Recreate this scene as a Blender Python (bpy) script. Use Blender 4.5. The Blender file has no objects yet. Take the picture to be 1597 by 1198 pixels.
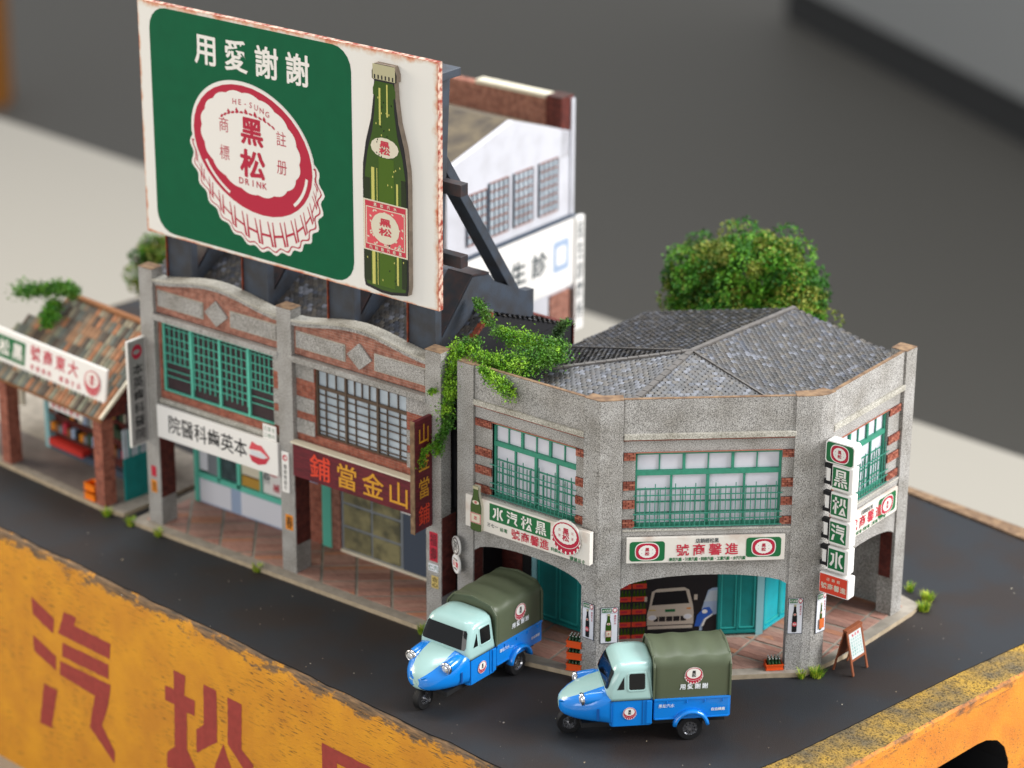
import bpy, math, random
from mathutils import Matrix, Vector, noise
random.seed(7)
sc = bpy.context.scene
COL = sc.collection
R = math.radians
# ------------------------------------------------------------------ camera, world, lamps
cam = bpy.data.cameras.new('camera'); camo = bpy.data.objects.new('camera', cam); COL.objects.link(camo)
camo.location = (52.506, -51.391, 33.772); camo.rotation_euler = (1.188, -0.006, 0.655)
cam.sensor_width = 36; cam.lens = 4288 / 1597 * 36; cam.clip_start = 1; cam.clip_end = 2000
cam.dof.use_dof = True; cam.dof.focus_distance = 69.3; cam.dof.aperture_fstop = 0.135
sc.camera = camo
w = bpy.data.worlds.new('World'); sc.world = w; w.use_nodes = True
w.node_tree.nodes['Background'].inputs[0].default_value = (0.70, 0.71, 0.72, 1)
w.node_tree.nodes['Background'].inputs[1].default_value = 0.76
def lamp(name, loc, to, size, sizey, power, col):
    l = bpy.data.lights.new(name, 'AREA'); l.shape = 'RECTANGLE'; l.size = size; l.size_y = sizey; l.energy = power; l.color = col
    o = bpy.data.objects.new(name, l); COL.objects.link(o); o.location = loc
    o.rotation_euler = (Vector(to) - Vector(loc)).to_track_quat('-Z', 'Y').to_euler(); return o
lamp('window_light', (85, 38, 48), (16, 2, 3), 50, 36, 118000, (1.0, 0.985, 0.97))
lamp('ceiling_light', (-5, 30, 75), (12, 4, 0), 60, 40, 62000, (0.96, 0.98, 1.0))
lamp('warm_fill_light', (-70, -20, 40), (0, 0, 2), 40, 30, 42000, (1.0, 0.87, 0.70))  # warm fill added at the left to brighten the front faces
lamp('front_fill_light', (14, -95, 22), (10, 0, 1), 70, 30, 26000, (1.0, 0.97, 0.93))  # soft low fill added in front, reaching in under the arches
sc.view_settings.view_transform = 'Standard'; sc.view_settings.look = 'None'
sc.view_settings.exposure = 0.12; sc.view_settings.gamma = 1
# ------------------------------------------------------------------ materials
def hexc(h):
    h = h.lstrip('#'); c = [int(h[i:i+2], 16) / 255 for i in (0, 2, 4)]
    return tuple((x / 12.92 if x <= .04045 else ((x + .055) / 1.055) ** 2.4) for x in c) + (1,)
MATS = {}
def mat(name, col, rough=.6, metal=0, spec=.4, noise_amt=0, nscale=8, col2=None, bump=0, bscale=30, coat=0, stretch=None, lo=.35, hi=.65, detail=4):
    m = bpy.data.materials.new(name); m.use_nodes = True; nt = m.node_tree; N = nt.nodes; L = nt.links
    b = N['Principled BSDF']; b.inputs['Roughness'].default_value = rough; b.inputs['Metallic'].default_value = metal
    b.inputs['Specular IOR Level'].default_value = spec
    if coat: b.inputs['Coat Weight'].default_value = coat; b.inputs['Coat Roughness'].default_value = .08
    c = hexc(col) if isinstance(col, str) else col
    b.inputs['Base Color'].default_value = c
    if noise_amt or bump:
        tc = N.new('ShaderNodeTexCoord'); mp = N.new('ShaderNodeMapping'); L.new(tc.outputs['Object'], mp.inputs[0])
        if stretch: mp.inputs['Scale'].default_value = stretch
        if noise_amt:
            n = N.new('ShaderNodeTexNoise'); n.inputs['Scale'].default_value = nscale; n.inputs['Detail'].default_value = detail
            L.new(mp.outputs[0], n.inputs['Vector'])
            r = N.new('ShaderNodeValToRGB'); r.color_ramp.elements[0].position = lo; r.color_ramp.elements[1].position = hi
            c2 = hexc(col2) if col2 else tuple(x * .45 for x in c[:3]) + (1,)
            r.color_ramp.elements[0].color = tuple(c[i] * (1 - noise_amt) + c2[i] * noise_amt for i in range(3)) + (1,)
            r.color_ramp.elements[1].color = c
            L.new(n.outputs[0], r.inputs[0]); L.new(r.outputs[0], b.inputs['Base Color'])
        if bump:
            n2 = N.new('ShaderNodeTexNoise'); n2.inputs['Scale'].default_value = bscale; n2.inputs['Detail'].default_value = 5
            L.new(mp.outputs[0], n2.inputs['Vector'])
            bp = N.new('ShaderNodeBump'); bp.inputs['Strength'].default_value = bump; bp.inputs['Distance'].default_value = .03
            L.new(n2.outputs[0], bp.inputs['Height']); L.new(bp.outputs[0], b.inputs['Normal'])
    MATS[name] = m; return m
def nodes(m): return m.node_tree.nodes, m.node_tree.links, m.node_tree.nodes['Principled BSDF']
def granite(name, base, dark, light, scale=17):
    m = mat(name, base, .75); N, L, b = nodes(m)
    tc = N.new('ShaderNodeTexCoord'); n = N.new('ShaderNodeTexNoise'); n.inputs['Scale'].default_value = scale; n.inputs['Detail'].default_value = 1.5
    L.new(tc.outputs['Object'], n.inputs['Vector'])
    r = N.new('ShaderNodeValToRGB'); e = r.color_ramp.elements; e[0].position = .36; e[0].color = hexc(dark); e[1].position = .64; e[1].color = hexc(light)
    x = e.new(.47); x.color = hexc(base); x = e.new(.54); x.color = hexc(base)
    L.new(n.outputs[0], r.inputs[0])
    n3 = N.new('ShaderNodeTexNoise'); n3.inputs['Scale'].default_value = 1.3; n3.inputs['Detail'].default_value = 5; L.new(tc.outputs['Object'], n3.inputs['Vector'])
    r3 = N.new('ShaderNodeValToRGB'); r3.color_ramp.elements[0].position = .3; r3.color_ramp.elements[0].color = (.62, .60, .56, 1); r3.color_ramp.elements[1].position = .6; r3.color_ramp.elements[1].color = (1, 1, 1, 1)
    L.new(n3.outputs[0], r3.inputs[0])
    mx = N.new('ShaderNodeMix'); mx.data_type = 'RGBA'; mx.blend_type = 'MULTIPLY'; mx.inputs[0].default_value = .8
    L.new(r.outputs[0], mx.inputs[6]); L.new(r3.outputs[0], mx.inputs[7]); L.new(mx.outputs[2], b.inputs['Base Color'])
    bp = N.new('ShaderNodeBump'); bp.inputs['Strength'].default_value = .25; bp.inputs['Distance'].default_value = .02
    L.new(n.outputs[0], bp.inputs['Height']); L.new(bp.outputs[0], b.inputs['Normal'])
    return m
def brickmat(name, c1, c2, mortar, bw=.22, bh=.075):
    m = mat(name, c1, .85); N, L, b = nodes(m)
    tc = N.new('ShaderNodeTexCoord'); sp = N.new('ShaderNodeSeparateXYZ'); L.new(tc.outputs['Object'], sp.inputs[0])
    ad = N.new('ShaderNodeMath'); ad.operation = 'ADD'; L.new(sp.outputs[0], ad.inputs[0]); L.new(sp.outputs[1], ad.inputs[1])
    cb = N.new('ShaderNodeCombineXYZ'); L.new(ad.outputs[0], cb.inputs[0]); L.new(sp.outputs[2], cb.inputs[1])
    t = N.new('ShaderNodeTexBrick'); t.inputs['Scale'].default_value = 1; t.inputs['Brick Width'].default_value = bw; t.inputs['Row Height'].default_value = bh
    t.inputs['Mortar Size'].default_value = .006; t.inputs['Mortar Smooth'].default_value = .5; t.inputs['Bias'].default_value = -.1
    t.inputs['Color1'].default_value = hexc(c1); t.inputs['Color2'].default_value = hexc(c2); t.inputs['Mortar'].default_value = hexc(mortar)
    L.new(cb.outputs[0], t.inputs['Vector'])
    n = N.new('ShaderNodeTexNoise'); n.inputs['Scale'].default_value = 6; n.inputs['Detail'].default_value = 5; L.new(tc.outputs['Object'], n.inputs['Vector'])
    r = N.new('ShaderNodeValToRGB'); r.color_ramp.elements[0].position = .35; r.color_ramp.elements[0].color = (.55, .5, .5, 1); r.color_ramp.elements[1].position = .62; r.color_ramp.elements[1].color = (1, 1, 1, 1)
    L.new(n.outputs[0], r.inputs[0])
    mx = N.new('ShaderNodeMix'); mx.data_type = 'RGBA'; mx.blend_type = 'MULTIPLY'; mx.inputs[0].default_value = .9
    L.new(t.outputs[0], mx.inputs[6]); L.new(r.outputs[0], mx.inputs[7]); L.new(mx.outputs[2], b.inputs['Base Color'])
    return m
granite('granite', '#a3a19e', '#686664', '#c8c6c3', 42); granite('granite_light', '#b7b4aa', '#87847b', '#cfccc3', 34)
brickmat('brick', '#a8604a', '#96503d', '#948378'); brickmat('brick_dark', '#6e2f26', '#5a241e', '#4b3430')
brickmat('brick_pale', '#aa7260', '#96604f', '#b09a8c')
for i, c in enumerate(('#a5604e', '#94513f', '#b06f5a', '#874a3c')): mat('brick_face_%d' % i, c, .9, noise_amt=.5, nscale=20)
mat('cardboard', '#8d7358', .9, noise_amt=.8, nscale=5, col2='#5a4436')
mat('teal_trim', '#2fa7a2', .45); mat('teal', '#0f8280', .45, noise_amt=.3, nscale=3); mat('teal_light', '#8fc4cc', .5); mat('teal_lit', '#12a7b4', .45, noise_amt=.25, nscale=3)
mat('green_frame', '#3a8f76', .5, noise_amt=.3, nscale=9); mat('green_rail', '#3d8a78', .5, noise_amt=.3, nscale=9); mat('mint', '#62c4ad', .5)
mat('pane_white', '#d3d3dd', .25, noise_amt=.25, nscale=2, col2='#aab0c0'); mat('pane_blue', '#c0ccd6', .25, noise_amt=.5, nscale=1.2, col2='#7f8b93')
mat('brown_frame', '#57473a', .6); mat('dark_plum', '#3b2b30', .6, noise_amt=.4, nscale=4)
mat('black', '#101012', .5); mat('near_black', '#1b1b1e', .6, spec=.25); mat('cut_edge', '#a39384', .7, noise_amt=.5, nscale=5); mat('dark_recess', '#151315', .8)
mat('white_paint', '#e4e0da', .5, noise_amt=.25, nscale=1.5, col2='#b9a48f', lo=.3, hi=.5)
mat('clean_white', '#ebe9e6', .45); mat('print_white', '#e9e6e1', .5); mat('paper', '#dfe2ea', .5)
mat('sign_green', '#146b3c', .45, noise_amt=.15, nscale=3); mat('board_green', '#005c3b', .55, spec=.2, noise_amt=.15, nscale=2)
mat('print_red', '#b41d3c', .5); mat('soft_red', '#c23447', .5); mat('print_black', '#17181c', .5); mat('print_navy', '#15303a', .5)
mat('shop_red', '#6b1d29', .55, noise_amt=.6, nscale=3, stretch=(1, 1, 6), col2='#3c1118'); mat('gold', '#d79a2c', .45, noise_amt=.3, nscale=7)
mat('orange_red', '#d9432a', .5); mat('gold_orange', '#cf6a35', .5); mat('cream', '#d9d2bd', .5)
mat('bottle_cap', '#b5b08e', .5); mat('bottle_green', '#34520f', .2, coat=.3); mat('bottle_dark', '#1a2a0c', .2, coat=.3); mat('bottle_mid', '#466414', .25); mat('bottle_gleam', '#c8c46a', .3)
mat('steel_blue', '#3b434f', .5, noise_amt=.7, nscale=2.2, col2='#33302f', bump=.2, bscale=20); mat('steel_dark', '#23262c', .5, noise_amt=.5, nscale=4, col2='#4c2f26')
mat('rusty_edge_paint', '#cdb5a4', .8, noise_amt=1, nscale=7, col2='#8f3a2a', lo=.38, hi=.60, detail=10, stretch=(1, 1, 1)); mat('rust_pink', '#b9604e', .8, noise_amt=.6, nscale=20, col2='#e0c8ba'); mat('sign_weathered2', '#d9b49c', .7)
mat('rust', '#8a3d25', .9, noise_amt=.7, nscale=9, col2='#3c2520')
# worn board: cream paint with orange rust creeping from the borders
def board_paint(name, x0, x1, z0, z1, base, rust, reach=.35):
    m = mat(name, base, .5); N, L, b = nodes(m)
    tc = N.new('ShaderNodeTexCoord'); sp = N.new('ShaderNodeSeparateXYZ'); L.new(tc.outputs['Object'], sp.inputs[0])
    def M(op, a, c):
        q = N.new('ShaderNodeMath'); q.operation = op
        for i, v in enumerate((a, c)):
            if isinstance(v, (int, float)): q.inputs[i].default_value = v
            else: L.new(v, q.inputs[i])
        return q.outputs[0]
    d = M('MINIMUM', M('MINIMUM', M('MULTIPLY', M('SUBTRACT', sp.outputs[0], x0), 3.2), M('MULTIPLY', M('SUBTRACT', x1, sp.outputs[0]), 1.5)), M('MINIMUM', M('MULTIPLY', M('SUBTRACT', sp.outputs[2], z0), 3.5), M('MULTIPLY', M('SUBTRACT', z1, sp.outputs[2]), 1.4)))
    n = N.new('ShaderNodeTexNoise'); n.inputs['Scale'].default_value = 1.6; n.inputs['Detail'].default_value = 8; n.inputs['Roughness'].default_value = .65; L.new(tc.outputs['Object'], n.inputs['Vector'])
    v = M('ADD', M('DIVIDE', d, reach), M('MULTIPLY', M('SUBTRACT', n.outputs[0], .42), 2.6))
    r = N.new('ShaderNodeValToRGB'); e = r.color_ramp.elements; e[0].position = .0; e[0].color = hexc(rust); e[1].position = .95; e[1].color = hexc(base)
    x = e.new(.3); x.color = hexc('#d8a184'); x = e.new(.6); x.color = hexc('#ddd2c6')
    L.new(v, r.inputs[0]); L.new(r.outputs[0], b.inputs['Base Color']); return m
board_paint('billboard_paint', .32, 10.75, 9.08, 15.66, '#e6e4df', '#b4502e')
mat('asphalt', '#24272c', .66, spec=.35, noise_amt=.8, nscale=.5, col2='#2a211d', bump=.5, bscale=45, detail=9, lo=.4, hi=.6)
mat('kerb_stone', '#a0988c', .85, noise_amt=.5, nscale=3, bump=.3, bscale=30); mat('kerb_edge', '#b8a78d', .85, noise_amt=.4, nscale=5)
mat('grout', '#8b847c', .9, noise_amt=.3, nscale=4)
for i, c in enumerate(('#b58778', '#aa7b6c', '#ba9080', '#a07a6e', '#b18a7c', '#bd8468')): mat('paving_%d' % i, c, .75, noise_amt=.45, nscale=5, stretch=(1, 4, 1), bump=.2, bscale=25)
for i, c in enumerate(('#3f3e3e', '#4a4a4e', '#2e2d2d', '#6d707a', '#453f3a', '#565048', '#3a3f4c')): mat('tile_%d' % i, c, .42, spec=.5, noise_amt=.6, nscale=9, col2='#242324')
for i, c in enumerate(('#8d7b66', '#a07a5c', '#6d655a', '#b07a58', '#8a8b78', '#5d5248', '#9d947e', '#6c7068')): mat('store_tile_%d' % i, c, .8, noise_amt=.5, nscale=7)
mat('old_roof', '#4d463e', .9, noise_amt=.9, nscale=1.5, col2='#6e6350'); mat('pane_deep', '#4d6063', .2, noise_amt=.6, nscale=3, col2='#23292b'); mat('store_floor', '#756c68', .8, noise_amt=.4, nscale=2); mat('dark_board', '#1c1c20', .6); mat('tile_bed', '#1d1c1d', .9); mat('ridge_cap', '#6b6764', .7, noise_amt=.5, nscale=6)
def leafmat(name, a, b_, c3=None):
    m = mat(name, a, .55, spec=.3, noise_amt=1, nscale=3.2, col2=b_, lo=.38, hi=.62); N, L, b = nodes(m)
    b.inputs['Subsurface Weight'].default_value = .0
    return m
leafmat('leaf_tree', '#679a26', '#357816'); leafmat('leaf_tree_olive', '#8b8e36', '#57701e'); leafmat('leaf_tree_dark', '#347018', '#225214')
leafmat('leaf_vine', '#8fbc30', '#5a911c'); leafmat('leaf_vine_dark', '#5b8a28', '#356a1a'); leafmat('leaf_dull', '#4c6a34', '#34502a')  # the last one is a duller green
mat('stem', '#5a4630', .8); mat('stem_dark', '#3a3026', .8)
leafmat('tuft', '#d3d94c', '#a5b838')
mat('crate_orange', '#e25419', .4, spec=.5); mat('crate_amber', '#ef7d16', .4); mat('glass_green', '#1f4a26', .12, spec=.7, coat=.5); mat('cap_silver', '#d6dad4', .3, metal=.2)
mat('wood_brown', '#8f4f30', .6, noise_amt=.5, nscale=6, stretch=(4, 4, 1)); mat('menu_white', '#c3cbca', .6); mat('menu_teal', '#3f9a94', .6)
mat('truck_blue', '#0880de', .22, spec=.5, coat=.6); mat('truck_pale', '#a2c6c3', .25, spec=.5, coat=.5); mat('truck_olive', '#545d48', .42, spec=.4)
mat('truck_glass', '#0d0f12', .07, spec=.42); mat('tyre', '#121214', .6); mat('chrome', '#d8d8da', .12, metal=1); mat('rim', '#a5a6aa', .25, metal=.9)
mat('lamp_glass', '#cfd2d4', .1, metal=.6); mat('decal_white', '#e2e8ee', .5); mat('underbody', '#18191b', .6); mat('seam', '#064f98', .5)
mat('tabletop', '#9c988f', .35, spec=.4); mat('floor_grey', '#6c6a65', .62, spec=.2); mat('wall_grey', '#a9abab', .6); mat('wall_foot_shadow', '#3b3c3d', .7)
mat('warm_wood', '#b9772c', .5); mat('stucco_white', '#c9cad2', .7, noise_amt=.35, nscale=1.4, col2='#a9a8ad', lo=.3, hi=.55)
mat('poster_orange', '#e08a1e', .6); mat('poster_red', '#b8243a', .6); mat('poster_yellow', '#c9b16a', .6); mat('skin_pink', '#d7525c', .5)
mat('red_bench', '#c2322a', .5); mat('goods_a', '#8a5a34', .7); mat('goods_b', '#46505f', .7); mat('goods_c', '#b98f3c', .7); mat('goods_d', '#7d8389', .7); mat('goods_e', '#3c4f3a', .7)
mat('metal_corner', '#8b8f8a', .55, metal=.35, noise_amt=.7, nscale=4, col2='#6b3a24'); mat('van_cream', '#c9bdae', .5); mat('van_dark', '#1c1a1e', .5)
mat('blue_print', '#2a5cb8', .5); mat('sky_print', '#9fb3cf', .5); mat('letter_red', '#9c3a33', .6, noise_amt=.35, nscale=5)
# old yellow painted timber
def timber(name, paint, paint2, wear, scr_col, grain):
    m = mat(name, paint, .55, spec=.35); N, L, b = nodes(m)
    tc = N.new('ShaderNodeTexCoord')
    def noi(sc_, st, det=5, rough=.6):
        mp = N.new('ShaderNodeMapping'); mp.inputs['Scale'].default_value = st; L.new(tc.outputs['Object'], mp.inputs[0])
        n = N.new('ShaderNodeTexNoise'); n.inputs['Scale'].default_value = sc_; n.inputs['Detail'].default_value = det; n.inputs['Roughness'].default_value = rough; L.new(mp.outputs[0], n.inputs['Vector']); return n.outputs[0]
    def ramp(v, a, ca, c, cc):
        r = N.new('ShaderNodeValToRGB'); e = r.color_ramp.elements; e[0].position = a; e[0].color = ca; e[1].position = c; e[1].color = cc; L.new(v, r.inputs[0]); return r.outputs[0]
    def mix(f, a, c):
        x = N.new('ShaderNodeMix'); x.data_type = 'RGBA'
        L.new(f, x.inputs[0]); L.new(a, x.inputs[6]) if not isinstance(a, tuple) else setattr(x.inputs[6], 'default_value', a)
        L.new(c, x.inputs[7]) if not isinstance(c, tuple) else setattr(x.inputs[7], 'default_value', c); return x.outputs[2]
    k0, k1 = (0, 0, 0, 1), (1, 1, 1, 1)
    base = ramp(noi(.7, (1, 1, 1)), .35, hexc(paint2), .65, hexc(paint))
    scr = ramp(noi(7, grain, 3, .5), .35, k1, .41, k0)
    msk = ramp(noi(.45, (1, 1, 1), 3), .40, k0, .58, k1)
    mm = N.new('ShaderNodeMath'); mm.operation = 'MULTIPLY'; L.new(scr, mm.inputs[0]); L.new(msk, mm.inputs[1])
    c1 = mix(mm.outputs[0], base, hexc(scr_col))
    # wear climbs from the top arris: height plus noise
    sp = N.new('ShaderNodeSeparateXYZ'); L.new(tc.outputs['Object'], sp.inputs[0])
    a = N.new('ShaderNodeMath'); a.operation = 'MULTIPLY_ADD'; L.new(sp.outputs[2], a.inputs[0]); a.inputs[1].default_value = .42
    nn = noi(1.1, (1, 1, 2.5), 8, .7); L.new(nn, a.inputs[2])
    wr = ramp(a.outputs[0], wear[0], k0, wear[1], k1)
    wc = ramp(noi(5, grain, 4), .35, hexc('#3f352c'), .68, hexc(wear[2]))
    c2 = mix(wr, c1, wc)
    L.new(c2, b.inputs['Base Color'])
    bp = N.new('ShaderNodeBump'); bp.inputs['Strength'].default_value = .5; bp.inputs['Distance'].default_value = .05
    L.new(noi(9, grain, 5), bp.inputs['Height']); L.new(bp.outputs[0], b.inputs['Normal'])
    return m
timber('yellow_timber', '#d8961f', '#c58220', (.36, .43, '#93714c'), '#3a2a1c', (.35, .35, 4))
timber('yellow_endgrain', '#d98e2a', '#c47428', (.40, .55, '#a06a3c'), '#5a4634', (1.5, 1.5, 3))
m = mat('olive_grime', '#a98a2e', .85); N, L, b_ = nodes(m); tc = N.new('ShaderNodeTexCoord')
def _n(sc_, det, a, ca, c, cc):
    n = N.new('ShaderNodeTexNoise'); n.inputs['Scale'].default_value = sc_; n.inputs['Detail'].default_value = det; n.inputs['Roughness'].default_value = .65; L.new(tc.outputs['Object'], n.inputs['Vector'])
    r = N.new('ShaderNodeValToRGB'); e = r.color_ramp.elements; e[0].position = a; e[0].color = hexc(ca); e[1].position = c; e[1].color = hexc(cc); L.new(n.outputs[0], r.inputs[0]); return r.outputs[0], n
c0, n0 = _n(.7, 6, .38, '#6d6047', .60, '#b8923a'); c1, n1 = _n(19, 3, .38, '#5c574e', .54, '#ffffff')
mx = N.new('ShaderNodeMix'); mx.data_type = 'RGBA'; mx.blend_type = 'MULTIPLY'; mx.inputs[0].default_value = .9; L.new(c0, mx.inputs[6]); L.new(c1, mx.inputs[7]); L.new(mx.outputs[2], b_.inputs['Base Color'])
bp = N.new('ShaderNodeBump'); bp.inputs['Strength'].default_value = .8; bp.inputs['Distance'].default_value = .05; L.new(n1.outputs[0], bp.inputs['Height']); L.new(bp.outputs[0], b_.inputs['Normal'])
# ------------------------------------------------------------------ mesh helpers
class MB:
    def __init__(s): s.v = []; s.f = []; s.m = []; s.M = Matrix.Identity(4)
    def add(s, pts, faces, m):
        b = len(s.v)
        for p in pts: s.v.append(tuple(s.M @ Vector(p)))
        for f in faces: s.f.append([b + i for i in f]); s.m.append(m)
        return s
    def poly(s, pts, m): return s.add(pts, [list(range(len(pts)))], m)
    def box(s, x0, x1, y0, y1, z0, z1, m):
        if x0 > x1: x0, x1 = x1, x0
        if y0 > y1: y0, y1 = y1, y0
        p = [(x0,y0,z0),(x1,y0,z0),(x1,y1,z0),(x0,y1,z0),(x0,y0,z1),(x1,y0,z1),(x1,y1,z1),(x0,y1,z1)]
        return s.add(p, [(3,2,1,0),(4,5,6,7),(0,1,5,4),(1,2,6,5),(2,3,7,6),(3,0,4,7)], m)
    def prism(s, p2, z0, z1, m, mt=None):      # plan polygon (ccw) extruded up
        n = len(p2); p = [(x, y, z0) for x, y in p2] + [(x, y, z1) for x, y in p2]
        s.add(p, [list(range(n))[::-1]] + [(i, (i+1) % n, n+(i+1) % n, n+i) for i in range(n)], m)
        return s.add([(x, y, z1) for x, y in p2], [list(range(n))], mt or m)
    def slab(s, p2, y0, y1, m, side=None):     # front-view polygon (x,z) extruded along y (y0 nearer the viewer)
        n = len(p2); a = [(x, y0, z) for x, z in p2]; b = [(x, y1, z) for x, z in p2]
        ar = sum(p2[i][0]*p2[(i+1) % n][1] - p2[(i+1) % n][0]*p2[i][1] for i in range(n))
        if ar < 0: a.reverse(); b.reverse()
        s.add(a, [list(range(n))], m); s.add(b, [list(range(n))[::-1]], m)
        return s.add(a + b, [(i, n+i, n+(i+1) % n, (i+1) % n) for i in range(n)], side or m)
    def beam(s, a, b, w_, h, m, up=(0, 0, 1)):
        a, b = Vector(a), Vector(b); d = b - a; L_ = d.length; d.normalize(); u = Vector(up); x = d.cross(u)
        if x.length < 1e-4: x = d.cross(Vector((1, 0, 0)))
        x.normalize(); u = x.cross(d); q = []
        for t in (a, b):
            for sx, su in ((-1,-1),(1,-1),(1,1),(-1,1)): q.append(tuple(t + x*sx*w_/2 + u*su*h/2))
        return s.add(q, [(3,2,1,0),(4,5,6,7),(0,1,5,4),(1,2,6,5),(2,3,7,6),(3,0,4,7)], m)
    def loft(s, rings, m, cap=True, closed=True):
        n = len(rings[0]); pts = [p for r in rings for p in r]; fs = []
        for i in range(len(rings)-1):
            for j in range(n if closed else n-1):
                fs.append((i*n+j, i*n+(j+1) % n, (i+1)*n+(j+1) % n, (i+1)*n+j))
        ms = m if callable(m) else (lambda i, j: m)
        b = len(s.v)
        for p in pts: s.v.append(tuple(s.M @ Vector(p)))
        for k, f in enumerate(fs): s.f.append([b+i for i in f]); s.m.append(ms(k // (n if closed else n-1), k % (n if closed else n-1)))
        if cap:
            s.f.append([b+i for i in range(n)][::-1]); s.m.append(ms(0, 0)); s.f.append([b+(len(rings)-1)*n+i for i in range(n)]); s.m.append(ms(len(rings)-2, 0))
        return s
    def cyl(s, c, axis, r, h, m, n=16, r2=None):
        ax = Vector(axis).normalized(); t = ax.orthogonal().normalized(); u = ax.cross(t); c = Vector(c); r2 = r if r2 is None else r2
        ring = lambda o, rr: [tuple(o + t*math.cos(2*math.pi*i/n)*rr + u*math.sin(2*math.pi*i/n)*rr) for i in range(n)]
        return s.loft([ring(c, r), ring(c + ax*h, r2)], m)
    def lathe(s, prof, m, n=20, axis='z', cap=True):
        rs = []
        for r, h in prof:
            rs.append([((r*math.cos(2*math.pi*i/n), r*math.sin(2*math.pi*i/n), h) if axis == 'z' else (r*math.cos(2*math.pi*i/n), h, r*math.sin(2*math.pi*i/n))) for i in range(n)])
        return s.loft(rs, m, cap)
    def build(s, name, parent=None, F=None, smooth=False, kind=None, bevel=0, mesh_only=False, label=None):
        me = bpy.data.meshes.new(name); me.from_pydata(s.v, [], s.f); used = []
        for x in s.m:
            if x not in used: used.append(x); me.materials.append(MATS[x])
        me.polygons.foreach_set('material_index', [used.index(x) for x in s.m])
        if smooth: me.polygons.foreach_set('use_smooth', [True]*len(s.f))
        me.validate(); me.update()
        if mesh_only: return me
        o = link(name, me, parent, F)
        if kind: o['kind'] = kind
        if label: o['label'] = label
        if bevel:
            b = o.modifiers.new('bevel', 'BEVEL'); b.width = bevel; b.segments = 2; b.limit_method = 'ANGLE'; b.angle_limit = R(40)
        return o
WM = {}
I4 = Matrix.Identity(4)
def link(name, data, parent=None, F=None):
    o = bpy.data.objects.new(name, data); COL.objects.link(o); F = I4 if F is None else F
    if parent: o.parent = parent; o.matrix_basis = WM[parent.name].inverted() @ F
    else: o.matrix_basis = F
    WM[o.name] = F.copy(); return o
def frame(x, y, z=0, deg=0): return Matrix.Translation((x, y, z)) @ Matrix.Rotation(R(deg), 4, 'Z')
def thing(name, label, cat, F=None, group=None):
    o = link(name, None, None, F); o.empty_display_size = .3; return tag(o, label, cat, group)
def tag(o, label, cat, group=None):
    o['label'] = label; o['category'] = cat
    if group: o['group'] = group
    return o
def struct(o): o['kind'] = 'structure'; return o
def copy_tree(o, F, parent=None):
    c = o.copy(); COL.objects.link(c); WM[c.name] = F.copy()
    if parent: c.parent = parent
    else: c.matrix_basis = F
    for ch in list(o.children):
        d = ch.copy(); COL.objects.link(d); d.parent = c; WM[d.name] = F @ ch.matrix_basis
        for g in ch.children:
            e = g.copy(); COL.objects.link(e); e.parent = d
    return c
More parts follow.
